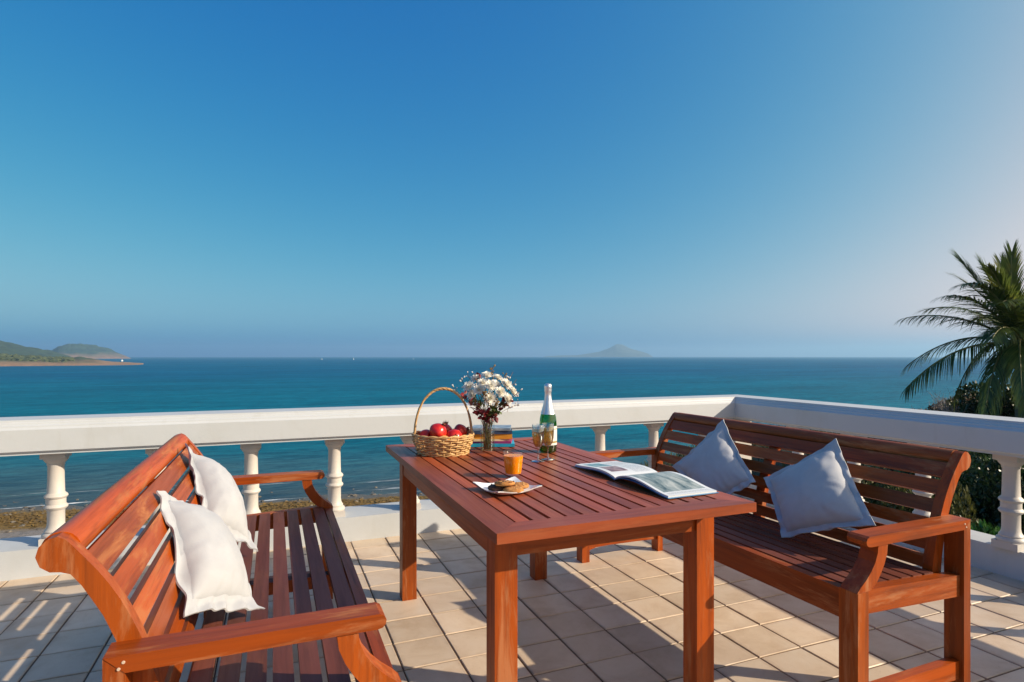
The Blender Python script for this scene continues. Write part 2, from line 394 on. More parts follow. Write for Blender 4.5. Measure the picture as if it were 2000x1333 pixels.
# trees on the near headland: one far-off wood
LEAFDARK = mottled('headland_leaf', (.018, .03, .012), (.085, .105, .04), .12, .9, 0)
bm = bmesh.new()
for i in range(420):
    az = random.uniform(-24, -14.7); d = random.uniform(985, 1110) ; H = near_h(az)
    if H < 7: continue
    t = (d-935)/365; p = polar(az, d); zb = SEA_Z-1+(H+1)*math.sin(math.pi*t)**.75*.94; r_ = random.uniform(1.6, 4.0)
    if zb < SEA_Z+3.2 and random.random() < .85: continue
    res = bmesh.ops.create_icosphere(bm, subdivisions=1, radius=r_, matrix=Matrix.Translation((p.x, p.y, zb+r_*.25)) @ Matrix.Diagonal((1.25, 1.25, .75, 1)))
    for v in res['verts']: v.co += Vector([random.uniform(-.3, .3)*r_ for _ in range(3)])
tag(done(bm, 'headland_wood', LEAFDARK), 'dark scrubby wood covering the near headland at far left', 'wood', kind='stuff')

# ---- boats far out
HULL = simple('boat_gelcoat', (.8, .8, .78), .3); SAIL = simple('sailcloth', (.75, .76, .78), .8); BOATGLASS = simple('boat_window', (.03, .04, .05), .1)
def boat(az, d, L, sail, label, rz):
    p = polar(az, d); e = empty('sailing_boat' if sail else 'motor_boat', (p.x, p.y, SEA_Z), rz)
    tag(e, label, 'boat')
    bm = bmesh.new(); rows = []
    for x, w, zk, zt in ((-.5, .14, 0, .12), (-.2, .17, -.03, .12), (.2, .14, -.03, .14), (.5, .01, .06, .17)):
        rows.append([bm.verts.new((x*L, y*w*L, z*L)) for y, z in ((-1, zt), (-.7, zk), (.7, zk), (1, zt))])
    for a, b in zip(rows, rows[1:]):
        for k in range(4): bm.faces.new((a[k], a[(k+1) % 4], b[(k+1) % 4], b[k]))
    bm.faces.new(rows[0]); bm.faces.new(rows[-1]); done(bm, 'hull', HULL, e)
    if sail:
        bm = bmesh.new(); tube(bm, [(0, 0, .1*L), (0, 0, 1.25*L)], .012*L, 6); done(bm, 'mast', HULL, e)
        bm = bmesh.new(); prism(bm, [(-.02*L, .2*L), (-.45*L, .2*L), (-.02*L, 1.2*L)], -.004*L, .004*L); done(bm, 'sail', SAIL, e)
    else:
        bm = bmesh.new(); prism(bm, [(-.3*L, .12*L), (.2*L, .135*L), (.08*L, .3*L), (-.28*L, .3*L)], -.1*L, .1*L); done(bm, 'cabin', HULL, e, bevel=.01*L)
        bm = bmesh.new(); prism(bm, [(-.24*L, .2*L), (.14*L, .2*L), (.09*L, .27*L), (-.24*L, .27*L)], -.103*L, .103*L); done(bm, 'window', BOATGLASS, e)
boat(-11.5, 1650, 13, False, 'small white motor boat just off the tip of the headland', R(100))
boat(4.1, 2400, 7, False, 'tiny white boat on the sea, leftmost of three near the horizon', R(20))
boat(6.95, 2100, 6, True, 'tiny white sailing boat, middle one of three near the horizon', R(60))
boat(12.5, 2500, 7, False, 'tiny white boat on the sea, rightmost of three near the horizon', R(-20))

# ---- terrace floor with tiles
TX0, TY0, TP, TQ = -1.123, 1.627, .2277, .2238
X_IN, Y_IN = 3.79, 4.03                      # inner faces of the right and far plinths
floor = None
bm = bmesh.new(); box(bm, -6.2, 4.15, -4.0, 4.36, -.35, -.0042); floor = tag(done(bm, 'terrace_floor', GROUT), kind='structure')
bm = bmesh.new(); box(bm, -6.0, 3.98, -3.9, 4.2, -12, -.351); tag(done(bm, 'terrace_wall', PAINT), kind='structure')
gap = .0075
tile_me = []
for k in range(4):
    bm = bmesh.new(); hw, hd = (TP-gap)/2, (TQ-gap)/2
    box(bm, -hw, hw, -hd, hd, -.007, 0)
    top = [e for e in bm.edges if all(v.co.z > -.001 for v in e.verts)]
    bmesh.ops.bevel(bm, geom=top, offset=.0018+.0006*k, segments=1, affect='EDGES')
    bmesh.ops.recalc_face_normals(bm, faces=bm.faces)
    me = bpy.data.meshes.new('tile'); bm.to_mesh(me); bm.free(); me.materials.append(TILE); tile_me.append(me)
cells = []
for i in range(-22, 22):
    for j in range(-24, 11):
        x0, y0 = TX0+i*TP, TY0+j*TQ
        if x0 < -6.1 or x0+TP*.5 > X_IN or y0+TQ*.4 > Y_IN: continue
        cx, cy = x0+TP/2, y0+TQ/2
        D = cx*math.sin(YAW)+cy*math.cos(YAW); lat = cx*math.cos(YAW)-cy*math.sin(YAW)
        vis = D > .5 and abs(lat/D) < .93 and 1150*1.23/D < 655
        cells.append((0 if vis else 1, D if D > 0 else 99, i, j, cx, cy))
cells.sort()
rest_v, rest_f = [], []
for n_, (inv, D, i, j, cx, cy) in enumerate(cells):
    if n_ < 300 and not inv:
        o = bpy.data.objects.new('tile', random.choice(tile_me)); C.objects.link(o); o.parent = floor
        o.location = (cx+random.uniform(-.0008, .0008), cy+random.uniform(-.0008, .0008), random.uniform(-.0008, .0008))
        o.rotation_euler = (random.uniform(-.003, .003), random.uniform(-.003, .003), random.choice([0, math.pi])+random.uniform(-.004, .004))
    else:
        b0 = len(rest_v); hw, hd = (TP-gap)/2, (TQ-gap)/2; c_ = .004
        for z, q in ((-.009, 0), (-.004, 0), (0, c_)):
            rest_v += [(cx-hw+q, cy-hd+q, z), (cx+hw-q, cy-hd+q, z), (cx+hw-q, cy+hd-q, z), (cx-hw+q, cy+hd-q, z)]
        for L_ in (0, 4):
            for k in range(4): rest_f.append((b0+L_+k, b0+L_+(k+1) % 4, b0+L_+4+(k+1) % 4, b0+L_+4+k))
        rest_f.append((b0+8, b0+9, b0+10, b0+11))
if rest_f: tag(np_mesh('tiles', rest_v, rest_f, TILE, floor), kind='stuff')

# ================================================================== BALUSTRADES
rail_half = [(.132, .686), (.132, .697), (.141, .700), (.150, .708), (.150, .826), (.139, .838), (.137, .846), (.127, .852), (.124, .862), (.118, .866), (.116, .878)]
rail_prof = rail_half + [(-a, z) for a, z in rail_half[::-1]]
RW = .150
bal_prof = [(.066, .196), (.069, .204), (.066, .214), (.055, .222), (.057, .230), (.050, .240), (.045, .252), (.0425, .27), (.0425, .345), (.046, .350), (.055, .358), (.058, .366), (.055, .374), (.048, .381),
            (.048, .412), (.055, .419), (.058, .427), (.055, .435), (.046, .443), (.0425, .449), (.0405, .52), (.0395, .600), (.043, .606), (.043, .616), (.052, .626), (.060, .638), (.061, .648)]
def make_baluster_mesh():
    bm = bmesh.new(); lathe(bm, bal_prof, 28)
    box(bm, -.060, .060, -.060, .060, .647, .690); box(bm, -.064, .064, -.064, .064, .156, .197)
    bmesh.ops.recalc_face_normals(bm, faces=bm.faces)
    me = bpy.data.meshes.new('baluster'); bm.to_mesh(me); bm.free(); me.materials.append(PAINT2)
    me.polygons.foreach_set('use_smooth', [True]*len(me.polygons)); me.set_sharp_from_angle(angle=.7); return me
BALM = make_baluster_mesh()
YC, XC = 4.13, 3.83
far_b = tag(empty('balustrade', (0, YC, 0)), 'long white balustrade along the sea edge, behind the table', 'balustrade')
right_b = tag(empty('balustrade', (XC, 0, 0)), 'white balustrade in shade along the right edge, behind the right bench', 'balustrade')
def rail_mesh(name, along, lo, hi, mitre, parent, mat):
    """sweep the handrail profile along an axis with a mitred end at hi"""
    bm = bmesh.new(); A, B = [], []
    for a, z in rail_prof:
        A.append(bm.verts.new((lo, a, z) if along == 'x' else (a, lo, z)))
        e = hi+a*mitre
        B.append(bm.verts.new((e, a, z) if along == 'x' else (a, e, z)))
    n = len(A)
    for i in range(n): bm.faces.new((A[i], A[(i+1) % n], B[(i+1) % n], B[i]))
    bm.faces.new(A[::-1]); bm.faces.new(B)
    return done(bm, name, mat, parent)
rail_mesh('handrail', 'x', -6.0, XC, 1, far_b, PAINT)
rail_mesh('handrail', 'y', -3.8, YC, 1, right_b, PAINT)
bm = bmesh.new(); box(bm, -6.0, XC+.17, Y_IN-YC, .20, -.012, .158); done(bm, 'plinth', PAINT, far_b, bevel=.008, seg=2)
bm = bmesh.new(); box(bm, X_IN-XC, .165, -3.8, Y_IN-.003, -.012, .157); done(bm, 'plinth', PAINT, right_b, bevel=.008, seg=2)
bm = bmesh.new(); box(bm, XC-.09, XC+.09, -.09, .09, .156, .688); done(bm, 'corner_pier', PAINT2, far_b, bevel=.004)
for k in range(-9, 10):
    x = -1.165+.514*k
    if -5.9 < x < XC-.25: o = link('baluster', BALM, None, far_b); o.location = (x, 0, 0)
for k in range(-10, 5):
    y = 2.012+.483*k
    if y < YC-.25: o = link('baluster', BALM, None, right_b); o.location = (0, y, 0)

# ================================================================== TABLE
TZ = .76
table = tag(empty('dining_table', (0, 0, 0)), 'reddish brown slatted wooden table in the middle of the terrace', 'table')
tx0, tx1, ty0, ty1 = .546, 1.438, 1.460, 3.130; fx, fy = .085, .083; th = .030
def tpart(name, poly, z0, z1, mat, bev=.004):
    bm = bmesh.new(); prism(bm, poly, z0, z1, 'z'); return done(bm, name, mat, table, bevel=bev, seg=2)
g = .0008
tpart('frame_board', [(tx0+g, ty0), (tx1-g, ty0), (tx1-fx-g, ty0+fy), (tx0+fx+g, ty0+fy)], TZ-th, TZ, TABX)
tpart('frame_board', [(tx0+g, ty1), (tx0+fx+g, ty1-fy), (tx1-fx-g, ty1-fy), (tx1-g, ty1)], TZ-th, TZ, TABX)
tpart('frame_board', [(tx0, ty0+g), (tx0+fx, ty0+fy+g), (tx0+fx, ty1-fy-g), (tx0, ty1-g)], TZ-th, TZ-.0006, TABY)
tpart('frame_board', [(tx1, ty0+g), (tx1, ty1-g), (tx1-fx, ty1-fy-g), (tx1-fx, ty0+fy+g)], TZ-th, TZ-.0006, TABY)
xa, xb = tx0+fx, tx1-fx; pitch = (xb-xa)/13.0; gw = .0115
for k in range(13):
    a = xa+pitch*k+gw*.5+(.002 if k == 0 else 0); b = xa+pitch*(k+1)-gw*.5
    bm = bmesh.new(); box(bm, a, b, ty0+fy-.004, ty1-fy+.004, TZ-.024, TZ-.0015+random.uniform(-.0012, .0006)); done(bm, 'slat', TABY, table, bevel=.002)
for y in (ty0+.55, ty0+1.12):
    bm = bmesh.new(); box(bm, xa-.02, xb+.02, y-.03, y+.03, TZ-.055, TZ-.0245); done(bm, 'batten', WX, table)
lx = ((.597, .669), (1.326, 1.398)); ly = ((1.612, 1.684), (2.944, 3.016))
for x0, x1 in lx:
    for y0, y1 in ly:
        bm = bmesh.new(); box(bm, x0, x1, y0, y1, 0.0005, TZ-th-.0005); done(bm, 'leg', WZ, table, bevel=.004, seg=2)
for (y0, y1) in ((1.622, 1.648), (2.980, 3.006)):
    bm = bmesh.new(); box(bm, .6695, 1.3255, y0, y1, .636, TZ-th-.001); done(bm, 'apron', WX, table, bevel=.002)
for (x0, x1) in ((.601, .627), (1.368, 1.394)):
    bm = bmesh.new(); box(bm, x0, x1, 1.6845, 2.9435, .634, TZ-th-.001); done(bm, 'apron', WY, table, bevel=.002)

PLUG = simple('screw_plug_filler', (.55, .42, .32), .7)
# ================================================================== BENCHES
BL = 1.825
bench_group = 'slatted wooden benches at the table'
def make_bench():
    e = empty('bench')
    e['category'] = 'bench'; e['group'] = bench_group
    front = [(.40, .478), (.47, .483), (.555, .502), (.61, .517), (.657, .533), (.70, .551), (.735, .568), (.77, .588), (.797, .606), (.83, .631), (.852, .648), (.866, .660), (.873, .674)]
    def fx_(z):
        for (z0, x0), (z1, x1) in zip(front, front[1:]):
            if z <= z1: return x0+(x1-x0)*(z-z0)/(z1-z0)
        return front[-1][1]
    post = [(x, z) for z, x in front] + [(.690, .869), (.704, .855), (.709, .836), (.702, .816), (.686, .804), (.668, .802), (.652, .796), (.634, .772), (.616, .740), (.597, .705), (.576, .653), (.553, .58), (.537, .50), (.525, .40)]
    roll = [(.6775+.0345*math.cos(2*math.pi*k/20), .8395+.0345*math.sin(2*math.pi*k/20)) for k in range(20)]
    for l0, sgn in ((0, 1), (BL-.068, -1)):
        l1 = l0+.068
        bm = bmesh.new(); box(bm, 0, .05, l0, l1, .0005, .470); done(bm, 'leg', WZ, e, bevel=.004, seg=2)
        bm = bmesh.new(); prism(bm, [(.546, .0005), (.583, .0005), (.583, .6455), (.546, .6125)], l0+.0004, l1-.0004); done(bm, 'leg', WZ, e, bevel=.003, seg=2)
        arm = [(.5825, .647), (.5455, .6125), (.060, .6125), (.048, .615), (.041, .622), (.039, .632), (.044, .642), (.054, .647)]
        bm = bmesh.new(); prism(bm, arm, l0-.001, l1+.001); done(bm, 'armrest', WX, e, bevel=.003, seg=2)
        sup = [(.001, .4705), (.018, .487), (.042, .506), (.066, .530), (.086, .558), (.098, .588), (.101, .612), (.147, .612), (.143, .580), (.130, .548), (.112, .518), (.094, .494), (.075, .478), (.060, .4705)]
        bm = bmesh.new(); prism(bm, sup, l0+.003, l1-.003); done(bm, 'arm_support', WZ, e, bevel=.003, seg=2)
        a, b = (l0+.014, l0+.054)
        bm = bmesh.new(); prism(bm, [(.0505, .392), (.5455, .372), (.5455, .448), (.0505, .470)], a, b); done(bm, 'side_rail', WX, e, bevel=.003)
        st = [(.0505, .062), (.0505, .140), (.5455, .140), (.5455, .075), (.40, .078), (.20, .080), (.11, .078), (.075, .070)]
        bm = bmesh.new(); prism(bm, st, l0+.016, l0+.050); done(bm, 'stretcher', WX, e, bevel=.003)
        p0 = l0+.0685 if sgn > 0 else l0-.0365
        bm = bmesh.new(); prism(bm, post, p0, p0+.036); done(bm, 'back_post', WZ, e, bevel=.0025, seg=2)
    a, b = .1043, BL-.1043
    bm = bmesh.new(); prism(bm, roll, a, b); done(bm, 'top_rail', WY, e, smooth=.9)
    for yo, sy in ((-.001, -1), (BL+.001, 1)):
        for px2, pz2 in ((.548, .634), (.556, .622)):
            bm = bmesh.new(); bmesh.ops.create_cone(bm, cap_ends=True, segments=8, radius1=.0034, radius2=.0030, depth=.0016, matrix=Matrix.Translation((px2, yo+sy*.0006, pz2)) @ Matrix.Rotation(-sy*math.pi/2, 4, 'X')); done(bm, 'screw_plug', PLUG, e)
    for zc in (.804, .743, .676, .609, .543, .478):
        z0, z1 = zc-.0235, zc+.0235; x0, x1 = fx_(z0)+.004, fx_(z1)+.004; xm = fx_(zc)+.006
        t = Vector((x1-x0, z1-z0)).normalized(); nrm = (t.y*.018, -t.x*.018)
        q = [(x0, z0), (xm, zc), (x1, z1), (x1+nrm[0], z1+nrm[1]), (xm+nrm[0], zc+nrm[1]), (x0+nrm[0], z0+nrm[1])]
        bm = bmesh.new(); prism(bm, q, a-.006, b+.006); done(bm, 'back_slat', WY, e, bevel=.002)
    zs = [.41, .478, .543, .609, .676, .743, .80, .818]
    q = [(fx_(z)+.0235, z) for z in zs]+[(fx_(z)+.050, z) for z in zs[::-1]]
    bm = bmesh.new(); prism(bm, q, BL/2-.026, BL/2+.026); done(bm, 'back_batten', WZ, e, bevel=.002)
    for k in range(7):
        x0 = .047+.0615*k; x1 = x0+.0475; zt = .4700-.030*x0
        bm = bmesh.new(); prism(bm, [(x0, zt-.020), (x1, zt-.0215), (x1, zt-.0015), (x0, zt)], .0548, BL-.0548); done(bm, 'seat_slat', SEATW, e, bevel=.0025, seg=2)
    bm = bmesh.new(); box(bm, .006, .040, .0685, BL-.0685, .368, .4655); done(bm, 'seat_rail', WY, e, bevel=.004, seg=2)
    bm = bmesh.new(); box(bm, .440, .474, .0545, BL-.0545, .375, .4315); done(bm, 'seat_rail', WY, e, bevel=.003)
    bm = bmesh.new(); box(bm, .0405, .4395, BL/2-.022, BL/2+.022, .39, .4335); done(bm, 'seat_bearer', WX, e, bevel=.002)
    return e
bench_r = make_bench()
bench_r.location = (1.727, 1.328, 0); bench_r.rotation_euler = (0, 0, R(1.0))
bench_r['label'] = 'slatted wooden bench with scrolled back in shade, right of the table'
bench_l = copy_tree(bench_r)
bench_l.location = (.276, 3.172, 0); bench_l.rotation_euler = (0, 0, R(180))
bench_l['label'] = 'sunlit orange wooden bench with worn scrolled back, left of the table'

# ================================================================== CUSHIONS
mc = M('white_linen'); v = mc.coords((1, 1, 1)); wv1 = mc.noise(v, 420, 2, .5); wr = mc.noise(v, 9, 4, .6, 1.0); fold = mc.noise(v, 22, 3, .6, .8)
mc.color(mc.ramp(wr, [(.3, (.385, .40, .425)), (.7, (.43, .445, .47))])); mc.set(Roughness=.9, Sheen_Weight=.15)
mc.bump(mc.math('ADD', mc.math('ADD', mc.math('MULTIPLY', wv1, .08), mc.math('MULTIPLY', wr, .5)), mc.math('MULTIPLY', fold, .18)), .4, .006)
LINEN = mc.m
def cushion(cor, bf, bb, label, seed, fold_w=.10, sag=.0, low=0.0, wave=.016):
    """cor: four corners in order round the edge; front side is where the normal (c1-c0)x(c3-c0) points"""
    c = [Vector(p) for p in cor]; cen = sum(c, Vector())/4
    nrm = ((c[2]-c[0]).cross(c[3]-c[1])).normalized()
    e = empty('cushion', cen); tag(e, label, 'cushion', 'white cushions on the benches')
    N = 44; inner = 1-fold_w*2
    def pos(u, v, s):
        a, b = (u+1)/2, (v+1)/2
        pin = .055*(1-u*u)*v*abs(v)**1.5, .055*(1-v*v)*u*abs(u)**1.5
        a2, b2 = a-pin[1]*.5, b-pin[0]*.5
        p = c[0]*(1-a2)*(1-b2)+c[1]*a2*(1-b2)+c[2]*a2*b2+c[3]*(1-a2)*b2
        uu, vv = min(1, abs(u)/inner), min(1, abs(v)/inner)
        v2 = max(-1, min(1, v/inner)); v2 = v2+low*(1-v2*v2); vv = min(1, abs(v2))
        f = max(0, (1-uu**2.4)*(1-vv**2.4))**.6
        q = Vector((u*1.7+seed*7, v*1.7-seed*3, seed))
        wr_ = mnoise.fractal(q*1.6, 1.0, 2.1, 4)
        edge = max(abs(u), abs(v))
        rip = mnoise.noise(Vector((u*4.5+seed, v*4.5, seed*2)))*wave*smooth(inner*.8, 1, edge)
        ang = math.atan2(v, u); crease = .0022*math.sin(ang*15+seed*5+3*wr_)*smooth(.35, .85, edge)*smooth(1.0, .86, edge)
        off = rip
        if s > 0: off += bf*f*(1+.07*wr_)+crease*(1 if f > .02 else .3)+.0025
        else: off -= bb*f*(1+.07*wr_)+.0025-crease*.5
        q2 = p+nrm*off
        q2.z -= sag*f
        return q2-cen
    par = [-1+2*i/N for i in range(N+1)]
    def grid(test, name):
        bm = bmesh.new(); V = {}
        def vt(i, j, s):
            k = (i, j, s)
            if k not in V: V[k] = bm.verts.new(pos(par[i], par[j], s))
            return V[k]
        sel = {(i, j) for i in range(N) for j in range(N) if test((par[i]+par[i+1])/2, (par[j]+par[j+1])/2)}
        for i, j in sel:
            bm.faces.new([vt(*q, 1) for q in ((i, j), (i+1, j), (i+1, j+1), (i, j+1))])
            bm.faces.new([vt(*q, -1) for q in ((i, j), (i, j+1), (i+1, j+1), (i+1, j))])
            for (di, dj), (qa, qb) in (((-1, 0), ((i, j+1), (i, j))), ((1, 0), ((i+1, j), (i+1, j+1))), ((0, -1), ((i, j), (i+1, j))), ((0, 1), ((i+1, j+1), (i, j+1)))):
                if (i+di, j+dj) not in sel: bm.faces.new((vt(*qa, 1), vt(*qa, -1), vt(*qb, -1), vt(*qb, 1)))
        return done(bm, name, LINEN, e, smooth=1.2)
    grid(lambda u, v: max(abs(u), abs(v)) < inner, 'pad'); grid(lambda u, v: max(abs(u), abs(v)) >= inner, 'flange')
    return e
# order: lower-near, lower-far ... so that the normal points to the table
cushion([(-.214, 1.735, .556), (-.030, 1.885, .480), (-.255, 2.42, .66), (-.325, 2.08, .825)], .085, .035, 'plump white linen cushion in full sun, nearest on the left bench', 1.3, .085, wave=.018)
cushion([(-.228, 2.40, .602), (-.058, 2.46, .480), (-.265, 2.95, .72), (-.338, 2.74, .872)], .085, .035, 'white linen cushion on the left bench, behind the nearest cushion', 2.7, .085, wave=.022)
cushion([(1.985, 2.324, .474), (2.10, 2.135, .636), (2.266, 2.539, .888), (2.081, 2.735, .607)], .055, .05, 'shaded white cushion stood on its corner at the far end of the right bench', 4.1, .07)
cushion([(1.965, 1.858, .472), (2.076, 1.521, .598), (2.257, 1.839, .874), (2.117, 2.102, .66)], .07, .06, 'larger shaded white cushion in the middle of the right bench, nearest its arm', 5.9, .07)

# ================================================================== GLASS AND TABLE THINGS
def glassmat(name, col, gloss=1.0):
    m = M(name); tr = m.n('ShaderNodeBsdfTransparent'); tr.inputs[0].default_value = (*col, 1)
    gl = m.n('ShaderNodeBsdfGlossy', Roughness=.02); fr = m.n('ShaderNodeFresnel', IOR=1.5); mx = m.n('ShaderNodeMixShader')
    gb = m.n('ShaderNodeNewGeometry'); front = m.math('SUBTRACT', 1.0, gb.outputs['Backfacing']); m.l(m.math('MULTIPLY', m.math('ADD', m.math('MULTIPLY', fr.outputs[0], 1.5*gloss), .05*gloss), front, clamp=True), mx.inputs[0]); m.l(tr.outputs[0], mx.inputs[1]); m.l(gl.outputs[0], mx.inputs[2]); m.l(mx.outputs[0], m.o.inputs[0]); return m.m
CLEAR = glassmat('clear_glass', (.97, .98, .975), .6); STEMG = glassmat('stemware_glass', (.90, .93, .93), 2.4); GREENG = glassmat('green_bottle_glass', (.16, .62, .20))
# ---- fruit basket
WICK = mottled('pale_wicker', (.40, .22, .075), (.66, .42, .18), 60, .55, .2)
bx, by = .765, 2.788
basket = tag(empty('fruit_basket', (bx, by, TZ), R(-15)), 'round pale wicker basket of red fruit with a tall hoop handle', 'basket')
def brad(z): return .122+.024*smooth(0, .085, z)
NST = 26
bm = bmesh.new(); lathe(bm, [(0, .001), (.118, .001), (.121, .006), (0, .008)], 28, cap=False); done(bm, 'basket_floor', WICK, basket)
for row in range(7):
    z = .011+row*.0112
    for ph in (0,):
        pts = []
        for k in range(NST*4):
            a = 2*math.pi*k/(NST*4); w_ = math.sin(a*NST/2+math.pi*row)
            r_ = brad(z)+.0050*w_; pts.append((r_*math.cos(a), r_*math.sin(a), z+.0012*math.sin(a*NST/2*1.0+row)))
        bm = bmesh.new(); tube(bm, pts, .0046, 6, closed=True); done(bm, 'woven_strand', WICK, basket, smooth=3.1)
bm = bmesh.new()
for k in range(NST):
    a = 2*math.pi*(k+.5)/NST
    tube(bm, [(brad(z)*math.cos(a), brad(z)*math.sin(a), z) for z in (.002, .03, .06, .09)], .0035, 5)
tag(done(bm, 'stakes', WICK, basket, smooth=3.1), kind='stuff')
for z, rr, tw in ((.091, .006, 9), (.004, .005, 7)):
    for s_ in (0, 1):
        pts = []
        for k in range(96):
            a = 2*math.pi*k/96; r_ = brad(z)+.004*math.cos(a*tw+math.pi*s_); pts.append((r_*math.cos(a), r_*math.sin(a), z+.004*math.sin(a*tw+math.pi*s_)))
        bm = bmesh.new(); tube(bm, pts, rr*.75, 6, closed=True); done(bm, 'rim', WICK, basket, smooth=3.1)
for s_, off in ((0, -.026), (1, 0), (2, .026)):
    pts = []
    for k in range(33):
        t = math.pi*k/32; x = .141*math.cos(t); zz = .05+.262*math.sin(t)**.82
        lift = math.sin(t)
        y = off*(1-lift**.6)*1.0+.0035*math.sin(t*14+s_*2.1)*lift
        pts.append((x*(1-.03*abs(off)/.026*(1-lift)), y, zz+.004*math.cos(t*14+s_*2.1)*lift))
    bm = bmesh.new(); tube(bm, pts, .0045, 7); done(bm, 'handle', WICK, basket, smooth=3.1)
POM = M('pomegranate_skin'); v = POM.coords((1, 1, 1), rand=9.0); n1 = POM.noise(v, 22, 5, .6); n2 = POM.noise(v, 90, 3)
c = POM.ramp(n1, [(.3, (.28, .006, .008)), (.55, (.58, .022, .016)), (.75, (.66, .10, .03))]); POM.color(c); POM.set(Roughness=.28); POM.bump(n2, .08, .002); POM = POM.m
ORA = mottled('peach_skin', (.60, .16, .02), (.75, .30, .04), 20, .4, .1)
CALYX = mottled('dry_calyx', (.10, .02, .012), (.25, .07, .03), 60, .7, .2)
def fruit(x, y, z, r_, tilt, label, mat=POM, crown=True):
    o = empty('pomegranate' if crown else 'peach', (x, y, z)); o.rotation_euler = tilt
    tag(o, label, 'fruit')
    bm = bmesh.new(); pr = []
    for k in range(15):
        t = math.pi*k/14; rr = r_*math.sin(t)*(1+.04*math.cos(4*t)); pr.append((max(rr, 0), -r_*math.cos(t)*.93+(0.004 if k == 0 else 0)))
    pr[0] = (0, pr[0][1]); pr[-1] = (0, pr[-1][1]); lathe(bm, pr, 24)
    for v in bm.verts:
        a = math.atan2(v.co.y, v.co.x); s_ = 1+.018*math.cos(5*a+x*90); v.co.x *= s_; v.co.y *= s_
    done(bm, 'skin', mat, o, smooth=3.1)
    bm = bmesh.new()
    if crown:
        for k in range(6):
            a = math.pi*k/3; a1, a2 = a-.45, a+.45; z0 = r_*.86
            q = [bm.verts.new(p) for p in ((.008*math.cos(a1), .008*math.sin(a1), z0), (.008*math.cos(a2), .008*math.sin(a2), z0), (.0105*math.cos(a2-.2), .0105*math.sin(a2-.2), z0+.012), (.014*math.cos(a), .014*math.sin(a), z0+.021), (.0105*math.cos(a1+.2), .0105*math.sin(a1+.2), z0+.012))]
            bm.faces.new(q)
        bmesh.ops.solidify(bm, geom=bm.faces[:], thickness=.0015)
        lathe(bm, [(.0095, r_*.84), (.0085, r_*.84+.008), (.009, r_*.84+.012)], 12)
        done(bm, 'calyx', CALYX, o)
    else:
        lathe(bm, [(.003, r_*.80), (.0025, r_*1.05)], 8); done(bm, 'stalk', CALYX, o)
fruit(bx-.035, by-.035, TZ+.108, .043, (R(20), R(35), 0), 'big red pomegranate, topmost in the basket with its crown to the right')
fruit(bx+.018, by+.035, TZ+.100, .038, (R(-20), R(15), 0), 'red pomegranate half hidden at the back middle of the basket')
fruit(bx+.040, by-.052, TZ+.078, .040, (R(75), R(-30), 0), 'bright red pomegranate low at the front right of the basket')
fruit(bx+.088, by+.004, TZ+.098, .037, (R(10), R(72), 0), 'dark red pomegranate at the right rim of the basket')
fruit(bx-.085, by+.020, TZ+.078, .037, (R(0), R(-60), 0), 'dark red pomegranate low at the left side of the basket')
fruit(bx-.020, by-.092, TZ+.070, .027, (R(60), R(0), 0), 'small orange fruit at the front of the basket', ORA, False)

# ---- vase and bouquet
vx, vy = .968, 2.715
vase = tag(empty('glass_vase', (vx, vy, TZ)), 'clear square-shouldered glass vase packed with dark stems', 'vase')
bm = bmesh.new(); lathe(bm, [(0, .0005), (.034, .0005), (.0355, .003), (.0355, .152), (.0335, .153), (.0325, .151), (.0325, .012), (0, .010)], 28, cap=False); done(bm, 'glass', CLEAR, vase, smooth=.8)
WATER = glassmat('vase_water', (.86, .90, .84), .4)
bm = bmesh.new(); lathe(bm, [(0, .0110), (.0330, .0115), (.0330, .10), (0, .10)], 24, cap=False); done(bm, 'water', WATER, vase, smooth=.8)
STEM = mottled('dark_stem', (.03, .04, .012), (.10, .12, .03), 40, .6, 0)
PETAL = mottled('white_petal', (.84, .80, .70), (.90, .88, .82), 40, .6, 0, Subsurface_Weight=.0)
EYE = mottled('yellow_green_eye', (.30, .26, .03), (.5, .42, .06), 200, .8, .3)
REDL = mottled('red_leaf', (.09, .006, .012), (.34, .025, .03), 25, .5, 0)
GREENL = mottled('bouquet_leaf', (.03, .055, .012), (.12, .16, .035), 25, .5, 0)
BUD = mottled('pale_bud', (.62, .55, .50), (.80, .77, .72), 60, .6, 0)
TWIG = mottled('brown_twig', (.07, .03, .015), (.18, .09, .04), 40, .7, 0)
DRYF = mottled('dry_flower', (.13, .08, .03), (.30, .20, .08), 60, .8, 0)
D0 = 2.89
def bq(px, py, dd):                         # where a bloom of the bouquet stands, from its bearing and its depth
    lat = (px-1000)/1150*(D0+dd); z = 1.23-(py-696)/1150*(D0+dd)
    p = rt*lat+fw*(D0+dd); return Vector((p.x, p.y, z))
neck = Vector((vx, vy, TZ+.145))
def stem_pts(tip, bend=.02):
    foot = Vector((vx+random.uniform(-.022, .022), vy+random.uniform(-.022, .022), TZ+.016))
    nk = neck+Vector((random.uniform(-.022, .022), random.uniform(-.022, .022), 0))
    ctrl = nk.lerp(tip, .5)+Vector((0, 0, bend))
    pts = [foot, foot.lerp(nk, .5), nk]
    for t in (.33, .66, 1.0):
        pts.append(nk*(1-t)**2+ctrl*2*t*(1-t)+tip*t*t)
    return pts
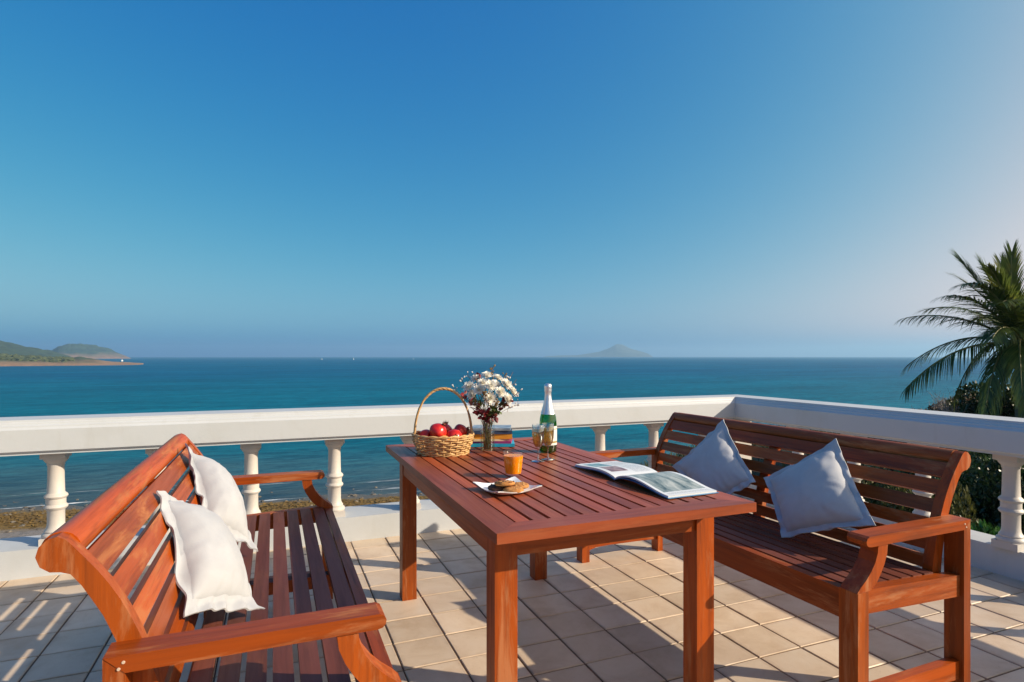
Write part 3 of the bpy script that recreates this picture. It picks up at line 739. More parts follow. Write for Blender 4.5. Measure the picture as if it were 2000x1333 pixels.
mums = [(916, 756, -.03, 'white chrysanthemum at the left edge of the bouquet'), (931, 741, .03, 'white chrysanthemum at the upper left of the bouquet'), (951, 735, .0, 'white chrysanthemum at the top of the bouquet'),
        (972, 740, .03, 'white chrysanthemum just right of the topmost bloom'), (988, 752, -.02, 'white chrysanthemum at the upper right of the bouquet'), (1000, 766, .02, 'white chrysanthemum at the right edge of the bouquet'),
        (936, 762, -.07, 'white chrysanthemum left of centre at the front of the bouquet'), (958, 755, -.09, 'white chrysanthemum in the centre of the bouquet, facing forward'), (977, 767, -.07, 'white chrysanthemum right of centre at the front of the bouquet'),
        (957, 779, -.08, 'lowest white chrysanthemum at the front of the bouquet'), (923, 772, -.03, 'white chrysanthemum low at the left of the bouquet'), (991, 780, -.03, 'white chrysanthemum low at the right of the bouquet'),
        (943, 749, -.05, 'white chrysanthemum between the topmost bloom and the centre left'), (968, 752, -.02, 'white chrysanthemum between the topmost bloom and the centre right')]
def petals(bm, r_, layers, per):
    for L_ in range(layers):
        el = R(8+62*L_/(layers-1)); rl = r_*(1-.32*L_/(layers-1)); n = per-2*L_
        for k in range(n):
            a = 2*math.pi*(k+random.uniform(-.3, .3)+.5*(L_ % 2))/n; e2 = el+random.uniform(-.14, .14)
            d = Vector((math.cos(a)*math.cos(e2), math.sin(a)*math.cos(e2), math.sin(e2))); s_ = Vector((-math.sin(a), math.cos(a), 0)); u = d.cross(s_)*-1
            rr = rl*random.uniform(.88, 1.1); w_ = r_*.105
            p = [d*rr*.12-s_*w_*.5, d*rr*.12+s_*w_*.5, d*rr*.6+s_*w_+u*rr*.04, d*rr-u*rr*.06+s_*w_*.35, d*rr-u*rr*.06-s_*w_*.35, d*rr*.6-s_*w_+u*rr*.04]
            vs2 = [bm.verts.new(q) for q in p]; bm.faces.new((vs2[0], vs2[1], vs2[2], vs2[5])); bm.faces.new((vs2[5], vs2[2], vs2[3], vs2[4]))
mum_me = []
for k in range(3):
    bm = bmesh.new(); petals(bm, .037, 5, 21); me = bpy.data.meshes.new('petals'); bm.to_mesh(me); bm.free(); me.materials.append(PETAL); mum_me.append(me)
for i, (px, py, dd, lab) in enumerate(mums):
    tip = bq(px, py, dd); o = tag(empty('chrysanthemum', tip), lab, 'flower', 'white chrysanthemums in the bouquet')
    out = (tip-(neck+Vector((0, 0, .09)))); out.normalize(); out = (out+Vector((0, 0, .15))-fw*.45+Vector((.1, -.1, 0))).normalized()
    q = out.to_track_quat('Z', 'Y')
    h_ = link('petals', mum_me[i % 3], None, o); h_.rotation_euler = q.to_euler(); sc_ = random.uniform(.74, 1.0); h_.scale = (sc_,)*3
    bm = bmesh.new(); bmesh.ops.create_uvsphere(bm, u_segments=10, v_segments=6, radius=.0065, matrix=Matrix.Translation(out*.006)); done(bm, 'eye', EYE, o, smooth=3.1)
    bm = bmesh.new(); tube(bm, [p-tip for p in stem_pts(tip-out*.004)], .0016, 5); done(bm, 'stem', STEM, o, smooth=3.1)
def leaf_v(bm, p, d, up, L_, w_):
    s_ = d.cross(up)
    if s_.length < .01: s_ = Vector((1, 0, 0))
    s_.normalize(); n_ = s_.cross(d)
    q = [p, p+d*L_*.35+s_*w_+n_*w_*.3, p+d*L_*.75+s_*w_*.7+n_*w_*.2, p+d*L_-n_*L_*.08, p+d*L_*.75-s_*w_*.7+n_*w_*.2, p+d*L_*.35-s_*w_+n_*w_*.3, p+d*L_*.4]
    v = [bm.verts.new(x) for x in q]
    bm.faces.new((v[0], v[6], v[5])); bm.faces.new((v[0], v[1], v[6])); bm.faces.new((v[6], v[1], v[2], v[3])); bm.faces.new((v[6], v[3], v[4], v[5]))
def rv(): return Vector((random.gauss(0, 1), random.gauss(0, 1), random.gauss(0, 1))).normalized()
def sprig(px, py, dd, name, label, cat, mat, n, L_, w_, group, stemmat=TWIG, spread=.5):
    tip = bq(px, py, dd); o = tag(empty(name, tip), label, cat, group); pts = [p-tip for p in stem_pts(tip)]
    bm = bmesh.new(); tube(bm, pts, .0012, 5); done(bm, 'stem', stemmat, o, smooth=3.1)
    for k in range(n):
        t = random.uniform(0, spread); a = pts[-1].lerp(pts[2], t)
        d = ((pts[-1]-pts[2]).normalized()*.5+rv()*.9).normalized()
        bm = bmesh.new(); leaf_v(bm, a, d, rv(), L_*random.uniform(.7, 1.2), w_*random.uniform(.8, 1.2)); done(bm, 'leaf', mat, o)
red = [(916, 782, -.04, 'dark red leaf sprig low at the left of the bouquet, pointing at the basket'), (930, 803, -.05, 'dark red leaf sprig hanging over the left of the vase rim'), (898, 762, .02, 'dark red leaf sprig furthest left in the bouquet'),
       (948, 800, -.07, 'dark red leaf sprig at the front of the vase rim'), (968, 812, -.05, 'dark red leaf sprig drooping at the right of the vase rim'), (994, 779, -.02, 'rusty red leaf sprig at the right of the bouquet'),
       (935, 730, .05, 'small red leaf sprig standing above the white blooms'), (940, 812, -.04, 'deep red leaf sprig just above the glass, centre left')]
for px, py, dd, lab in red: sprig(px, py, dd, 'red_leaf_sprig', lab, 'leaves', REDL, 9, .034, .010, 'red leaf sprigs in the bouquet', spread=.6)
grn = [(962, 795, -.06, 'green leaf sprig in the centre of the bouquet under the blooms'), (978, 788, -.02, 'green leaf sprig to the right under the blooms'), (975, 803, -.04, 'slender green leaves over the right of the vase rim'), (923, 772, .0, 'olive leaf sprig behind the left blooms')]
for px, py, dd, lab in grn: sprig(px, py, dd, 'green_leaf_sprig', lab, 'leaves', GREENL, 10, .036, .009, 'green leaf sprigs in the bouquet', STEM, .5)
def buds(px, py, dd, label, n=7, mat=BUD, r_=.0042, sp=.026):
    tip = bq(px, py, dd); o = tag(empty('bud_spray', tip), label, 'flower', 'bud sprays in the bouquet'); pts = [p-tip for p in stem_pts(tip)]
    bm = bmesh.new(); tube(bm, pts, .0010, 5); ends = []
    for k in range(n):
        a = pts[-1].lerp(pts[3], random.uniform(0, .55)); d = (rv()+(pts[-1]-pts[2]).normalized()*.9).normalized(); b = a+d*random.uniform(.4, 1)*sp; tube(bm, [a, b], .0006, 4); ends.append((b, d))
    done(bm, 'stem', TWIG, o, smooth=3.1)
    for b, d in ends:
        bm = bmesh.new(); s_ = r_*random.uniform(.7, 1.3)
        bmesh.ops.create_uvsphere(bm, u_segments=7, v_segments=5, radius=s_, matrix=Matrix.Translation(b) @ d.to_track_quat('Z', 'Y').to_matrix().to_4x4() @ Matrix.Diagonal((.8, .8, 1.25, 1))); done(bm, 'bud', mat, o, smooth=3.1)
for a in ((884, 755, .0, 'pale bud spray reaching furthest left, over the basket handle'), (901, 741, .04, 'pale bud spray at the upper left of the bouquet'), (913, 731, .06, 'tall pale bud spray, left of the blooms'), (928, 729, .04, 'pale bud spray rising above the upper left blooms'),
          (950, 725, .05, 'pale bud spray above the centre of the bouquet'), (1002, 727, .05, 'tallest pale bud spray at the upper right'), (1009, 741, .02, 'pale bud spray at the right above the rightmost bloom'), (1012, 766, .0, 'pale bud spray at the far right of the bouquet'), (1014, 789, .03, 'thin lone bud spray drooping at the lower right')):
    buds(*a)
for a in ((962, 720, .07, 'brown dried flower spray at the very top of the bouquet'), (986, 733, .06, 'brown dried flower spray behind the right blooms'), (990, 785, -.03, 'brown dried flower spray under the right blooms'), (925, 785, -.05, 'brown dried flower spray under the left blooms'), (946, 768, -.12, 'brown dried flower spray in front of the middle blooms'), (972, 783, -.10, 'brown dried flower spray at the front under the right blooms')):
    buds(*a, n=16, mat=DRYF, r_=.0045, sp=.022)

# ---- books behind the vase
def bookmat(name, a, b, sc=18, rough=.4): return mottled(name, a, b, sc, rough, 0)
PAGE = mottled('page_edges', (.62, .58, .50), (.76, .72, .64), 90, .8, .1)
def book(x, y, z, w_, d_, h_, rz, mat, label, soft=False):
    o = tag(empty('book', (x, y, z), rz), label, 'book', 'books stacked behind the vase')
    t = .0018 if soft else .003
    bm = bmesh.new(); box(bm, -w_/2, w_/2, -d_/2, d_/2, 0, t); box(bm, -w_/2, w_/2, -d_/2, d_/2, h_-t, h_); box(bm, -w_/2, w_/2, -d_/2, -d_/2+t, t, h_-t); done(bm, 'cover', mat, o)
    bm = bmesh.new(); box(bm, -w_/2+.004, w_/2-.004, -d_/2+t+.0005, d_/2-.004, t+.0002, h_-t-.0002); done(bm, 'pages', PAGE, o)
    return h_
stack_x, stack_y = 1.075, 2.945; zc = TZ+.0005
for w_, d_, h_, rz, mat, lab, soft, dx in (
    (.245, .17, .015, R(-20), bookmat('cyan_cover', (.01, .28, .50), (.02, .42, .62)), 'thin bright cyan book, bottom of the stack', True, -.005),
    (.205, .15, .012, R(-25), bookmat('magenta_cover', (.30, .03, .16), (.42, .06, .22)), 'thin magenta book on the cyan one', True, .004),
    (.190, .14, .010, R(-15), bookmat('cream_cover', (.55, .45, .30), (.66, .55, .38)), 'thin cream book under the orange one', True, -.012),
    (.200, .145, .026, R(-22), bookmat('orange_cover', (.70, .26, .02), (.80, .36, .04)), 'thick orange book in the middle of the stack', False, .008),
    (.215, .15, .018, R(-19), bookmat('navy_cover', (.015, .04, .10), (.05, .09, .17)), 'dark navy book under the topmost one', False, -.004),
    (.205, .15, .012, R(-24), bookmat('slate_cover', (.12, .19, .27), (.42, .48, .52), 25), 'grey blue paperback, top of the stack', True, -.002)):
    book(stack_x+dx, stack_y, zc, w_, d_, h_, rz, mat, lab, soft); zc += h_+.0004

# ---- sparkling wine bottle
wx, wy = 1.252, 2.625
bottle = tag(empty('wine_bottle', (wx, wy, TZ)), 'green sparkling wine bottle with silver foil neck and white label', 'bottle')
outer = [(0, .006), (.025, .002), (.038, .001), (.0425, .006), (.0430, .03), (.0430, .135), (.0425, .152), (.040, .168), (.0355, .186), (.029, .208), (.0225, .232), (.018, .254), (.0155, .275), (.0148, .300), (.0150, .318)]
bm = bmesh.new(); lathe(bm, outer+[(.012, .318), (.012, .27), (.020, .228), (.033, .184), (.0395, .15), (.0395, .03), (.036, .008), (0, .012)], 32, cap=False); done(bm, 'glass', GREENG, bottle, smooth=.8)
mf = M('silver_foil'); v = mf.coords((1, 1, 1)); n1 = mf.noise(v, 130, 4, .6, .5); mf.set(Base_Color=(.72, .73, .76, 1), Metallic=.85, Roughness=.34); mf.bump(n1, .35, .004); FOIL = mf.m
bm = bmesh.new(); lathe(bm, [(.0365, .1855), (.0300, .208), (.0235, .232), (.019, .254), (.0166, .275), (.0158, .292), (.0172, .296), (.0178, .304), (.0172, .309), (.0185, .3135), (.0185, .322), (.0170, .330), (.012, .3345), (0, .3355)], 28, cap=False); done(bm, 'foil', FOIL, bottle, smooth=.9)
ml = M('bottle_label_paper'); tcn = ml.n('ShaderNodeTexCoord'); sx = ml.n('ShaderNodeSeparateXYZ'); ml.l(tcn.outputs['Object'], sx.inputs[0])
z = sx.outputs[2]; band = ml.math('MULTIPLY', ml.mapr(z, .046, .047), ml.mapr(z, .056, .055)); band2 = ml.math('MULTIPLY', ml.mapr(z, .112, .1125), ml.mapr(z, .116, .1155))
c = ml.mix(band, (.74, .72, .66), (.30, .22, .06)); c = ml.mix(band2, c, (.30, .22, .06)); ml.color(c); ml.set(Roughness=.55); LABEL = ml.m
bm = bmesh.new(); n_ = 30; A, B = [], []
for k in range(n_+1):
    a = R(-90-15)-R(95)+R(190)*k/n_
    A.append([bm.verts.new((r_*math.cos(a), r_*math.sin(a), .036)) for r_ in (.0434, .0438)]); B.append([bm.verts.new((r_*math.cos(a), r_*math.sin(a), .128)) for r_ in (.0434, .0438)])
for k in range(n_):
    bm.faces.new((A[k][1], A[k+1][1], B[k+1][1], B[k][1])); bm.faces.new((A[k][0], B[k][0], B[k+1][0], A[k+1][0]))
    bm.faces.new((B[k][1], B[k+1][1], B[k+1][0], B[k][0])); bm.faces.new((A[k][1], A[k][0], A[k+1][0], A[k+1][1]))
done(bm, 'label', LABEL, bottle, smooth=.8)
CHAMP = glassmat('sparkling_wine', (.86, .64, .20), .6)
def flute(x, y, label):
    o = tag(empty('champagne_flute', (x, y, TZ)), label, 'glass', 'champagne flutes beside the bottle')
    bm = bmesh.new()
    lathe(bm, [(0, .0008), (.029, .0008), (.0295, .0018), (.020, .0035), (.008, .006), (.0036, .012), (.0032, .040), (.0040, .056), (.012, .064), (.0205, .078), (.0255, .100), (.0270, .125), (.0268, .165), (.0262, .1655), (.0258, .165), (.0260, .125), (.0245, .101), (.0195, .080), (.011, .067), (0, .064)], 30, cap=False)
    done(bm, 'glass', STEMG, o, smooth=.9)
    bm = bmesh.new(); lathe(bm, [(0, .0645), (.0114, .0668), (.0200, .0795), (.0250, .1010), (.0265, .125), (.0263, .147), (0, .147)], 28, cap=False); done(bm, 'sparkling_wine', CHAMP, o, smooth=.9)
flute(1.092, 2.392, 'left champagne flute in front of the green bottle'); flute(1.153, 2.418, 'right champagne flute in front of the green bottle')

# ---- juice
jx, jy = .868, 2.135
glass = tag(empty('juice_glass', (jx, jy, TZ)), 'tumbler of orange juice behind the plate of cookies', 'glass')
bm = bmesh.new(); lathe(bm, [(0, .0006), (.030, .0006), (.0318, .003), (.0345, .035), (.0400, .097), (.0395, .098), (.0386, .097), (.0332, .036), (.0302, .014), (0, .013)], 32, cap=False); done(bm, 'tumbler', CLEAR, glass, smooth=.8)
mj = M('orange_juice'); v = mj.coords(); n1 = mj.noise(v, 60, 4, .6); mj.color(mj.ramp(n1, [(.3, (.95, .24, .000)), (.7, (1.0, .33, .000))])); mj.set(Roughness=.25, Subsurface_Weight=.35, Subsurface_Radius=(.02, .008, .002)); JUICE = mj.m
bm = bmesh.new(); lathe(bm, [(0, .0125), (.0306, .0135), (.0339, .036), (.0387, .082), (0, .0822)], 30, cap=False); done(bm, 'orange_juice', JUICE, glass, smooth=.8)

# ---- plate and cookies
PORC = simple('white_porcelain', (.78, .80, .82), .12)
px_, py_ = .756, 1.918
plate = tag(empty('plate', (px_, py_, TZ+.0005), R(-35+45)), 'small square white plate with upturned corners holding cookies', 'plate')
bm = bmesh.new(); N = 20; hs = .089; top, bot = {}, {}
for i in range(N+1):
    for j in range(N+1):
        u, v = -1+2*i/N, -1+2*j/N; x, y = u*hs*(1-.05*(1-v*v)), v*hs*(1-.05*(1-u*u)); rr = math.hypot(u, v)
        zz = .004+.0045*smooth(.62, 1.0, max(abs(u), abs(v)))+.015*smooth(.85, 1.41, rr)
        top[i, j] = bm.verts.new((x, y, zz)); bot[i, j] = bm.verts.new((x*.985, y*.985, max(0, zz-.0042)))
for i in range(N):
    for j in range(N):
        bm.faces.new((top[i, j], top[i+1, j], top[i+1, j+1], top[i, j+1])); bm.faces.new((bot[i, j], bot[i, j+1], bot[i+1, j+1], bot[i+1, j]))
for i in range(N):
    for a, b in (((i, 0), (i+1, 0)), ((i+1, N), (i, N)), ((0, i+1), (0, i)), ((N, i), (N, i+1))): bm.faces.new((top[b], top[a], bot[a], bot[b]))
me = done(bm, 'dish', PORC, plate, smooth=.9)
def cookie(x, y, z, r_, h_, tilt, mat, chips, label):
    o = tag(empty('cookie', (x, y, z)), label, 'cookie', 'cookies on the square plate'); o.rotation_euler = tilt
    bm = bmesh.new(); sd = random.random()*50
    lathe(bm, [(0, 0), (r_*.6, 0), (r_*.9, .001), (r_, h_*.4), (r_*.94, h_*.8), (r_*.75, h_), (r_*.4, h_*1.08), (0, h_*1.1)], 28, cap=False)
    for v in bm.verts:
        n_ = mnoise.noise(Vector((v.co.x*90+sd, v.co.y*90, v.co.z*90))); a = math.atan2(v.co.y, v.co.x)
        v.co.x *= 1+.05*n_; v.co.y *= 1+.05*n_; v.co.z += .0015*n_ if v.co.z > .004 else 0
    done(bm, 'biscuit', mat, o, smooth=3.1)
    bm = bmesh.new()
    for k in range(16):
        a = random.random()*6.28; q = r_*math.sqrt(random.random())*.9; m_ = Matrix.Translation((q*math.cos(a), q*math.sin(a), h_*(1.02-.2*(q/r_)**3))) @ Matrix.Rotation(random.random()*3, 4, rv())
        bmesh.ops.create_icosphere(bm, subdivisions=1, radius=random.uniform(.0022, .0042), matrix=m_ @ Matrix.Diagonal((1, 1, .7, 1)))
    done(bm, 'crumbs', chips, o)['kind'] = 'stuff'
OAT = mottled('oat_cookie', (.30, .105, .022), (.56, .26, .07), 90, .85, .5, bd=.003); CHOC = mottled('dark_cookie', (.035, .012, .006), (.10, .035, .014), 90, .8, .5, bd=.003)
CHIPD = simple('dark_crumb', (.05, .018, .008), .6); CHIPL = mottled('oat_flake', (.50, .25, .08), (.66, .38, .14), 200, .8, 0)
zp = TZ+.0052
cookie(.722, 1.925, zp, .034, .013, (0, 0, 0), CHOC, CHIPD, 'dark chocolate cookie lying at the left of the plate')
cookie(.760, 1.868, zp, .036, .014, (0, 0, 1), OAT, CHIPL, 'golden oat cookie at the front of the plate')
cookie(.742, 1.905, zp+.0165, .036, .014, (R(3), R(4), 2), OAT, CHIPD, 'cookie with dark topping, topmost on the pile')
cookie(.806, 1.925, zp, .035, .013, (0, 0, 0), OAT, CHIPL, 'golden cookie at the back right of the plate, by the juice')
cookie(.770, 1.955, zp, .034, .013, (0, 0, 3), CHOC, CHIPD, 'dark cookie at the back of the plate, hidden behind the pile')

# ---- magazine
mag = tag(empty('magazine', (1.300, 1.925, TZ+.0005), R(1.5)), 'open glossy magazine with a blue cover and large grey photographs', 'magazine')
MW, ML, MR = .205, .305, .318               # page height across x, left page length (+y), right page length (-y)
def page_z(t, curl):                        # t: 0 at spine, 1 at outer edge
    return .0035+curl*math.sin(math.pi*min(1, t*1.0))**.8*(1-t)**.9*1.9
def sheet(name, sgn, L_, curl, zoff, thick, mat, grow=0.0, lift=0.0):
    bm = bmesh.new(); uvl = bm.loops.layers.uv.new('UVMap'); N = 26; T, B = [], []
    for i in range(N+1):
        t = i/N; y = sgn*(t*(L_+grow)); zz = page_z(t, curl)+zoff+lift*t*t
        T.append([bm.verts.new((x, y, zz+thick)) for x in (-MW/2-grow, 0, MW/2+grow)]); B.append([bm.verts.new((x, y, max(zz, 0.0))) for x in (-MW/2-grow, 0, MW/2+grow)])
    def uvf(f, t0, t1):
        for lp in f.loops:
            co = lp.vert.co; lp[uvl].uv = ((co.x+MW/2)/MW, abs(co.y)/L_)
    for i in range(N):
        for k in range(2):
            uvf(bm.faces.new((T[i][k], T[i][k+1], T[i+1][k+1], T[i+1][k])), 0, 1); uvf(bm.faces.new((B[i][k], B[i+1][k], B[i+1][k+1], B[i][k+1])), 0, 1)
        uvf(bm.faces.new((T[i][0], T[i+1][0], B[i+1][0], B[i][0])), 0, 1); uvf(bm.faces.new((T[i][2], B[i][2], B[i+1][2], T[i+1][2])), 0, 1)
    for row in (0, N):
        for k in range(2): uvf(bm.faces.new((T[row][k], B[row][k], B[row][k+1], T[row][k+1])), 0, 1)
    return done(bm, name, mat, mag, smooth=.6)
def pagemat(name, rects, big):
    m = M(name); uv = m.n('ShaderNodeUVMap'); sp = m.n('ShaderNodeSeparateXYZ'); m.l(uv.outputs[0], sp.inputs[0]); U, V = sp.outputs[0], sp.outputs[1]
    def rect(u0, u1, v0, v1):
        return m.math('MULTIPLY', m.math('MULTIPLY', m.math('GREATER_THAN', U, u0), m.math('LESS_THAN', U, u1)), m.math('MULTIPLY', m.math('GREATER_THAN', V, v0), m.math('LESS_THAN', V, v1)))
    c = (.76, .78, .78)
    mp = m.n('ShaderNodeMapping'); m.l(uv.outputs[0], mp.inputs['Vector'])
    for (u0, u1, v0, v1, stops, scl) in rects:
        mp = m.n('ShaderNodeMapping'); m.l(uv.outputs[0], mp.inputs['Vector']); mp.inputs['Scale'].default_value = scl
        n1 = m.noise(mp.outputs[0], 1.0, 6, .65, .5)
        ph = m.ramp(n1, stops); c = m.mix(rect(u0, u1, v0, v1), c, ph)
    # rows of text too small to read
    for (u0, u1, v0, v1) in big:
        ln = m.math('GREATER_THAN', m.math('FRACT', m.math('MULTIPLY', U, 46)), .55); wd = m.math('GREATER_THAN', m.noise(m.coords((30, 160, 1), 'UV'), 1.0, 2), .43)
        c = m.mix(m.math('MULTIPLY', m.math('MULTIPLY', ln, wd), m.math('MULTIPLY', rect(u0, u1, v0, v1), .65)), c, (.12, .13, .14))
    m.color(c); m.set(Roughness=.32); return m.m
grey = [(.34, (.06, .09, .09)), (.44, (.20, .245, .235)), (.52, (.34, .38, .355)), (.66, (.58, .60, .55))]
PGR = pagemat('right_page_print', [(.06, .93, .05, .88, grey, (5, 2.2, 1))], [(.08, .93, .905, .955)])
teal = [(.3, (.03, .16, .20)), (.5, (.12, .30, .34)), (.7, (.45, .50, .50))]; warm = [(.3, (.10, .08, .09)), (.5, (.30, .16, .15)), (.7, (.50, .44, .42))]
PGL = pagemat('left_page_print', [(.10, .48, .55, .92, teal, (6, 5, 1)), (.10, .48, .18, .50, warm, (7, 6, 1))], [(.56, .92, .10, .48), (.56, .92, .55, .92)])
BLUEC = mottled('blue_magazine_cover', (.02, .14, .32), (.05, .24, .46), 12, .3, 0); PAPER = simple('page_block_paper', (.66, .68, .68), .7)
sheet('cover', 1, ML, .010, -.0030, .0012, BLUEC, .004); sheet('cover', -1, MR, .016, -.0030, .0012, BLUEC, .004)
sheet('page_block', 1, ML-.004, .011, -.0015, .0065, PAPER, 0); sheet('page_block', -1, MR-.004, .020, -.0015, .0050, PAPER, 0)
sheet('page', 1, ML-.004, .011, .0054, .0006, PGL, 0); sheet('page', -1, MR-.004, .020, .0039, .0006, PGR, 0)

# ================================================================== PLANTS ON THE RIGHT
def leafmat(name, a, b, c3, sc, rough=.45, trans=.25):
    m = M(name); v = m.coords((1, 1, 1), rand=11.0); g = m.n('ShaderNodeNewGeometry')
    n1 = m.noise(v, sc, 4, .6); c = m.ramp(n1, [(.3, a), (.55, b), (.75, c3)])
    rd = m.mapr(g.outputs['Random Per Island'], 0, 1, .65, 1.35); bc = m.n('ShaderNodeCombineColor')
    for i in range(3): m.l(rd, bc.inputs[i])
    c = m.mix(1.0, c, bc.outputs[0], 'MULTIPLY'); m.color(c); m.set(Roughness=rough)
    tr = m.n('ShaderNodeBsdfTranslucent'); m.l(c, tr.inputs[0]); mx = m.n('ShaderNodeMixShader'); mx.inputs[0].default_value = trans
    m.l(m.p.outputs[0], mx.inputs[1]); m.l(tr.outputs[0], mx.inputs[2]); m.l(mx.outputs[0], m.o.inputs[0]); return m.m
PALML = leafmat('palm_leaflet', (.05, .085, .018), (.11, .15, .03), (.30, .26, .05), 1.2, .42, .35)
RACH = mottled('palm_midrib', (.10, .11, .03), (.26, .22, .07), 6, .6, .2)
BARK = mottled('grey_bark', (.10, .08, .06), (.25, .20, .15), 8, .9, .6, bd=.03)
palm_p = rt*13.5+fw*15.6; pz = ground_z(palm_p.x, palm_p.y)
PCZ = 1.55                                  # height of the crown's heart
palm = tag(empty('palm_tree', (palm_p.x, palm_p.y, pz)), 'coconut palm with drooping fronds at the right edge of the view', 'tree')
bm = bmesh.new(); pts = []; rr = []
for k in range(26):
    t = k/25; pts.append((.35*math.sin(t*2.2)*(1-t), .15*t*(1-t), (PCZ-pz)*t)); rr.append(.20-.06*t+(.06 if k == 0 else 0)+.008*(k % 2))
tube(bm, pts, rr, 14); done(bm, 'trunk', BARK, palm, smooth=3.1)
NUT = mottled('coconut_husk', (.10, .09, .02), (.30, .24, .06), 7, .6, .2)
heart = Vector((0, 0, PCZ-pz))
for k in range(6):
    a = k*1.05; bm = bmesh.new(); bmesh.ops.create_uvsphere(bm, u_segments=12, v_segments=8, radius=.13, matrix=Matrix.Translation(heart+Vector((.24*math.cos(a), .24*math.sin(a), -.28-.06*(k % 2)))) @ Matrix.Diagonal((1, 1, 1.2, 1))); done(bm, 'coconut', NUT, palm, smooth=3.1)
def frond(tip, ctrl, droop, nl=58, L0=.62, side=0.0, dry=False):
    """tip and ctrl: (right, up, away) in metres from the crown's heart"""
    cv = lambda t_: rt*t_[0]+fw*t_[2]+Vector((0, 0, t_[1]))
    P0, P1_, P2 = Vector((0, 0, 0)), cv(ctrl), cv(tip); S = 16
    cur = lambda t: P0*(1-t)**2+P1_*2*t*(1-t)+P2*t*t
    tan = lambda t: ((P1_-P0)*(1-t)+(P2-P1_)*t).normalized()
    pts = [heart+cur(k/S) for k in range(S+1)]
    bm = bmesh.new(); tube(bm, pts, [.034*(1-.85*k/S)+.004 for k in range(S+1)], 6); o = done(bm, 'frond', RACH, palm, smooth=3.1)
    vv, ff = [], []
    for k in range(nl):
        t = .13+.87*k/(nl-1); p = heart+cur(t); T = tan(t); sd = T.cross(Vector((0, 0, 1)))
        if sd.length < .25: sd = T.cross(rt)
        sd.normalize(); up = sd.cross(T).normalized()
        Ln = L0*(.55+.75*math.sin(math.pi*min(1, .12+t*.80)))*random.uniform(.85, 1.1)
        for s_ in (-1, 1):
            if random.random() < .05: continue
            al_ = .55 if droop < .6 else 0.0; d0 = (T*(.55+al_+.5*t)+sd*s_*(.85-.35*t-al_*.35)+up*(.28-droop*.25)+rv()*.07).normalized(); q = p.copy(); d = d0
            w_ = .015*random.uniform(.8, 1.2); b0 = len(vv); dr = droop*random.uniform(.7, 1.3)
            wd = (d.cross(up)).normalized() if d.cross(up).length > .05 else T
            for m_ in range(5):
                w2 = w_*(1, 1.15, .95, .6, .08)[m_]
                vv += [tuple(q-wd*w2), tuple(q+wd*w2)]
                d = (d+Vector((0, 0, -1))*dr*.32*(.5+m_*.35)).normalized(); q = q+d*Ln/4
            ff += [(b0+2*m_, b0+2*m_+1, b0+2*m_+3, b0+2*m_+2) for m_ in range(4)]
    lo = np_mesh('leaflets', vv, ff, PALML, o); lo['kind'] = 'stuff'
fr = [((-3.25, -1.15, -.3), (-1.9, .25, -.2), 1.5), ((-2.80, .72, .4), (-1.5, 1.0, .2), .8), ((-1.80, 1.55, -.4), (-.85, 1.75, -.2), .7), ((-1.25, 2.30, .5), (-.55, 1.2, .2), .35), ((-.60, 2.28, -.4), (-.42, 1.0, -.1), .3),
      ((-.12, 2.15, .5), (-.2, 1.3, .2), .3), ((.5, 2.1, -.5), (.2, 1.3, -.2), .35), ((-1.55, -1.85, -.7), (-.95, .25, -.3), 1.2), ((-.65, -2.1, -1.0), (-.5, .3, -.5), 1.2), ((1.4, 2.0, .3), (.5, 1.5, .1), .5), ((2.4, 1.1, -.5), (1.0, 1.3, -.2), .7),
      ((2.9, -.3, .5), (1.5, .9, .2), 1.0), ((2.2, -1.5, -.6), (1.2, .4, -.3), 1.2), ((-.9, 1.1, 2.2), (-.4, 1.3, 1.0), .6), ((.8, .8, 2.5), (.4, 1.2, 1.1), .7), ((-.9, .5, -2.3), (-.4, .9, -1.2), .8), ((.9, .1, -2.5), (.4, .9, -1.2), .9), ((-1.9, -.6, 1.7), (-1.0, .6, .8), 1.0), ((.4, -1.9, -1.0), (.3, .2, -.6), 1.2), ((-2.0, .1, -1.5), (-1.1, .75, -.8), .9),
      ((-1.1, -1.5, .9), (-.8, .5, .4), 1.2), ((-.2, -1.9, .6), (-.2, .4, .3), 1.2), ((1.1, -1.8, .3), (.8, .3, .2), 1.2), ((-1.2, -1.2, -1.4), (-.8, .5, -.8), 1.1), ((.2, -1.3, -1.7), (.1, .6, -1.0), 1.1),
      ((-1.5, 1.0, -1.2), (-.7, 1.3, -.6), .6), ((-.3, 1.7, -1.4), (-.2, 1.4, -.6), .5), ((.6, 1.5, 1.3), (.3, 1.4, .6), .5), ((-.95, 1.85, .9), (-.5, 1.3, .4), .45), ((-1.5, 1.9, -.8), (-.7, 1.5, -.3), .5), ((-2.2, 1.25, -.3), (-1.1, 1.35, -.1), .7), ((-.8, 2.1, .3), (-.45, 1.2, .1), .35), ((-1.0, .9, -1.6), (-.5, 1.1, -.8), .7)]
for a in fr: frond(*a)

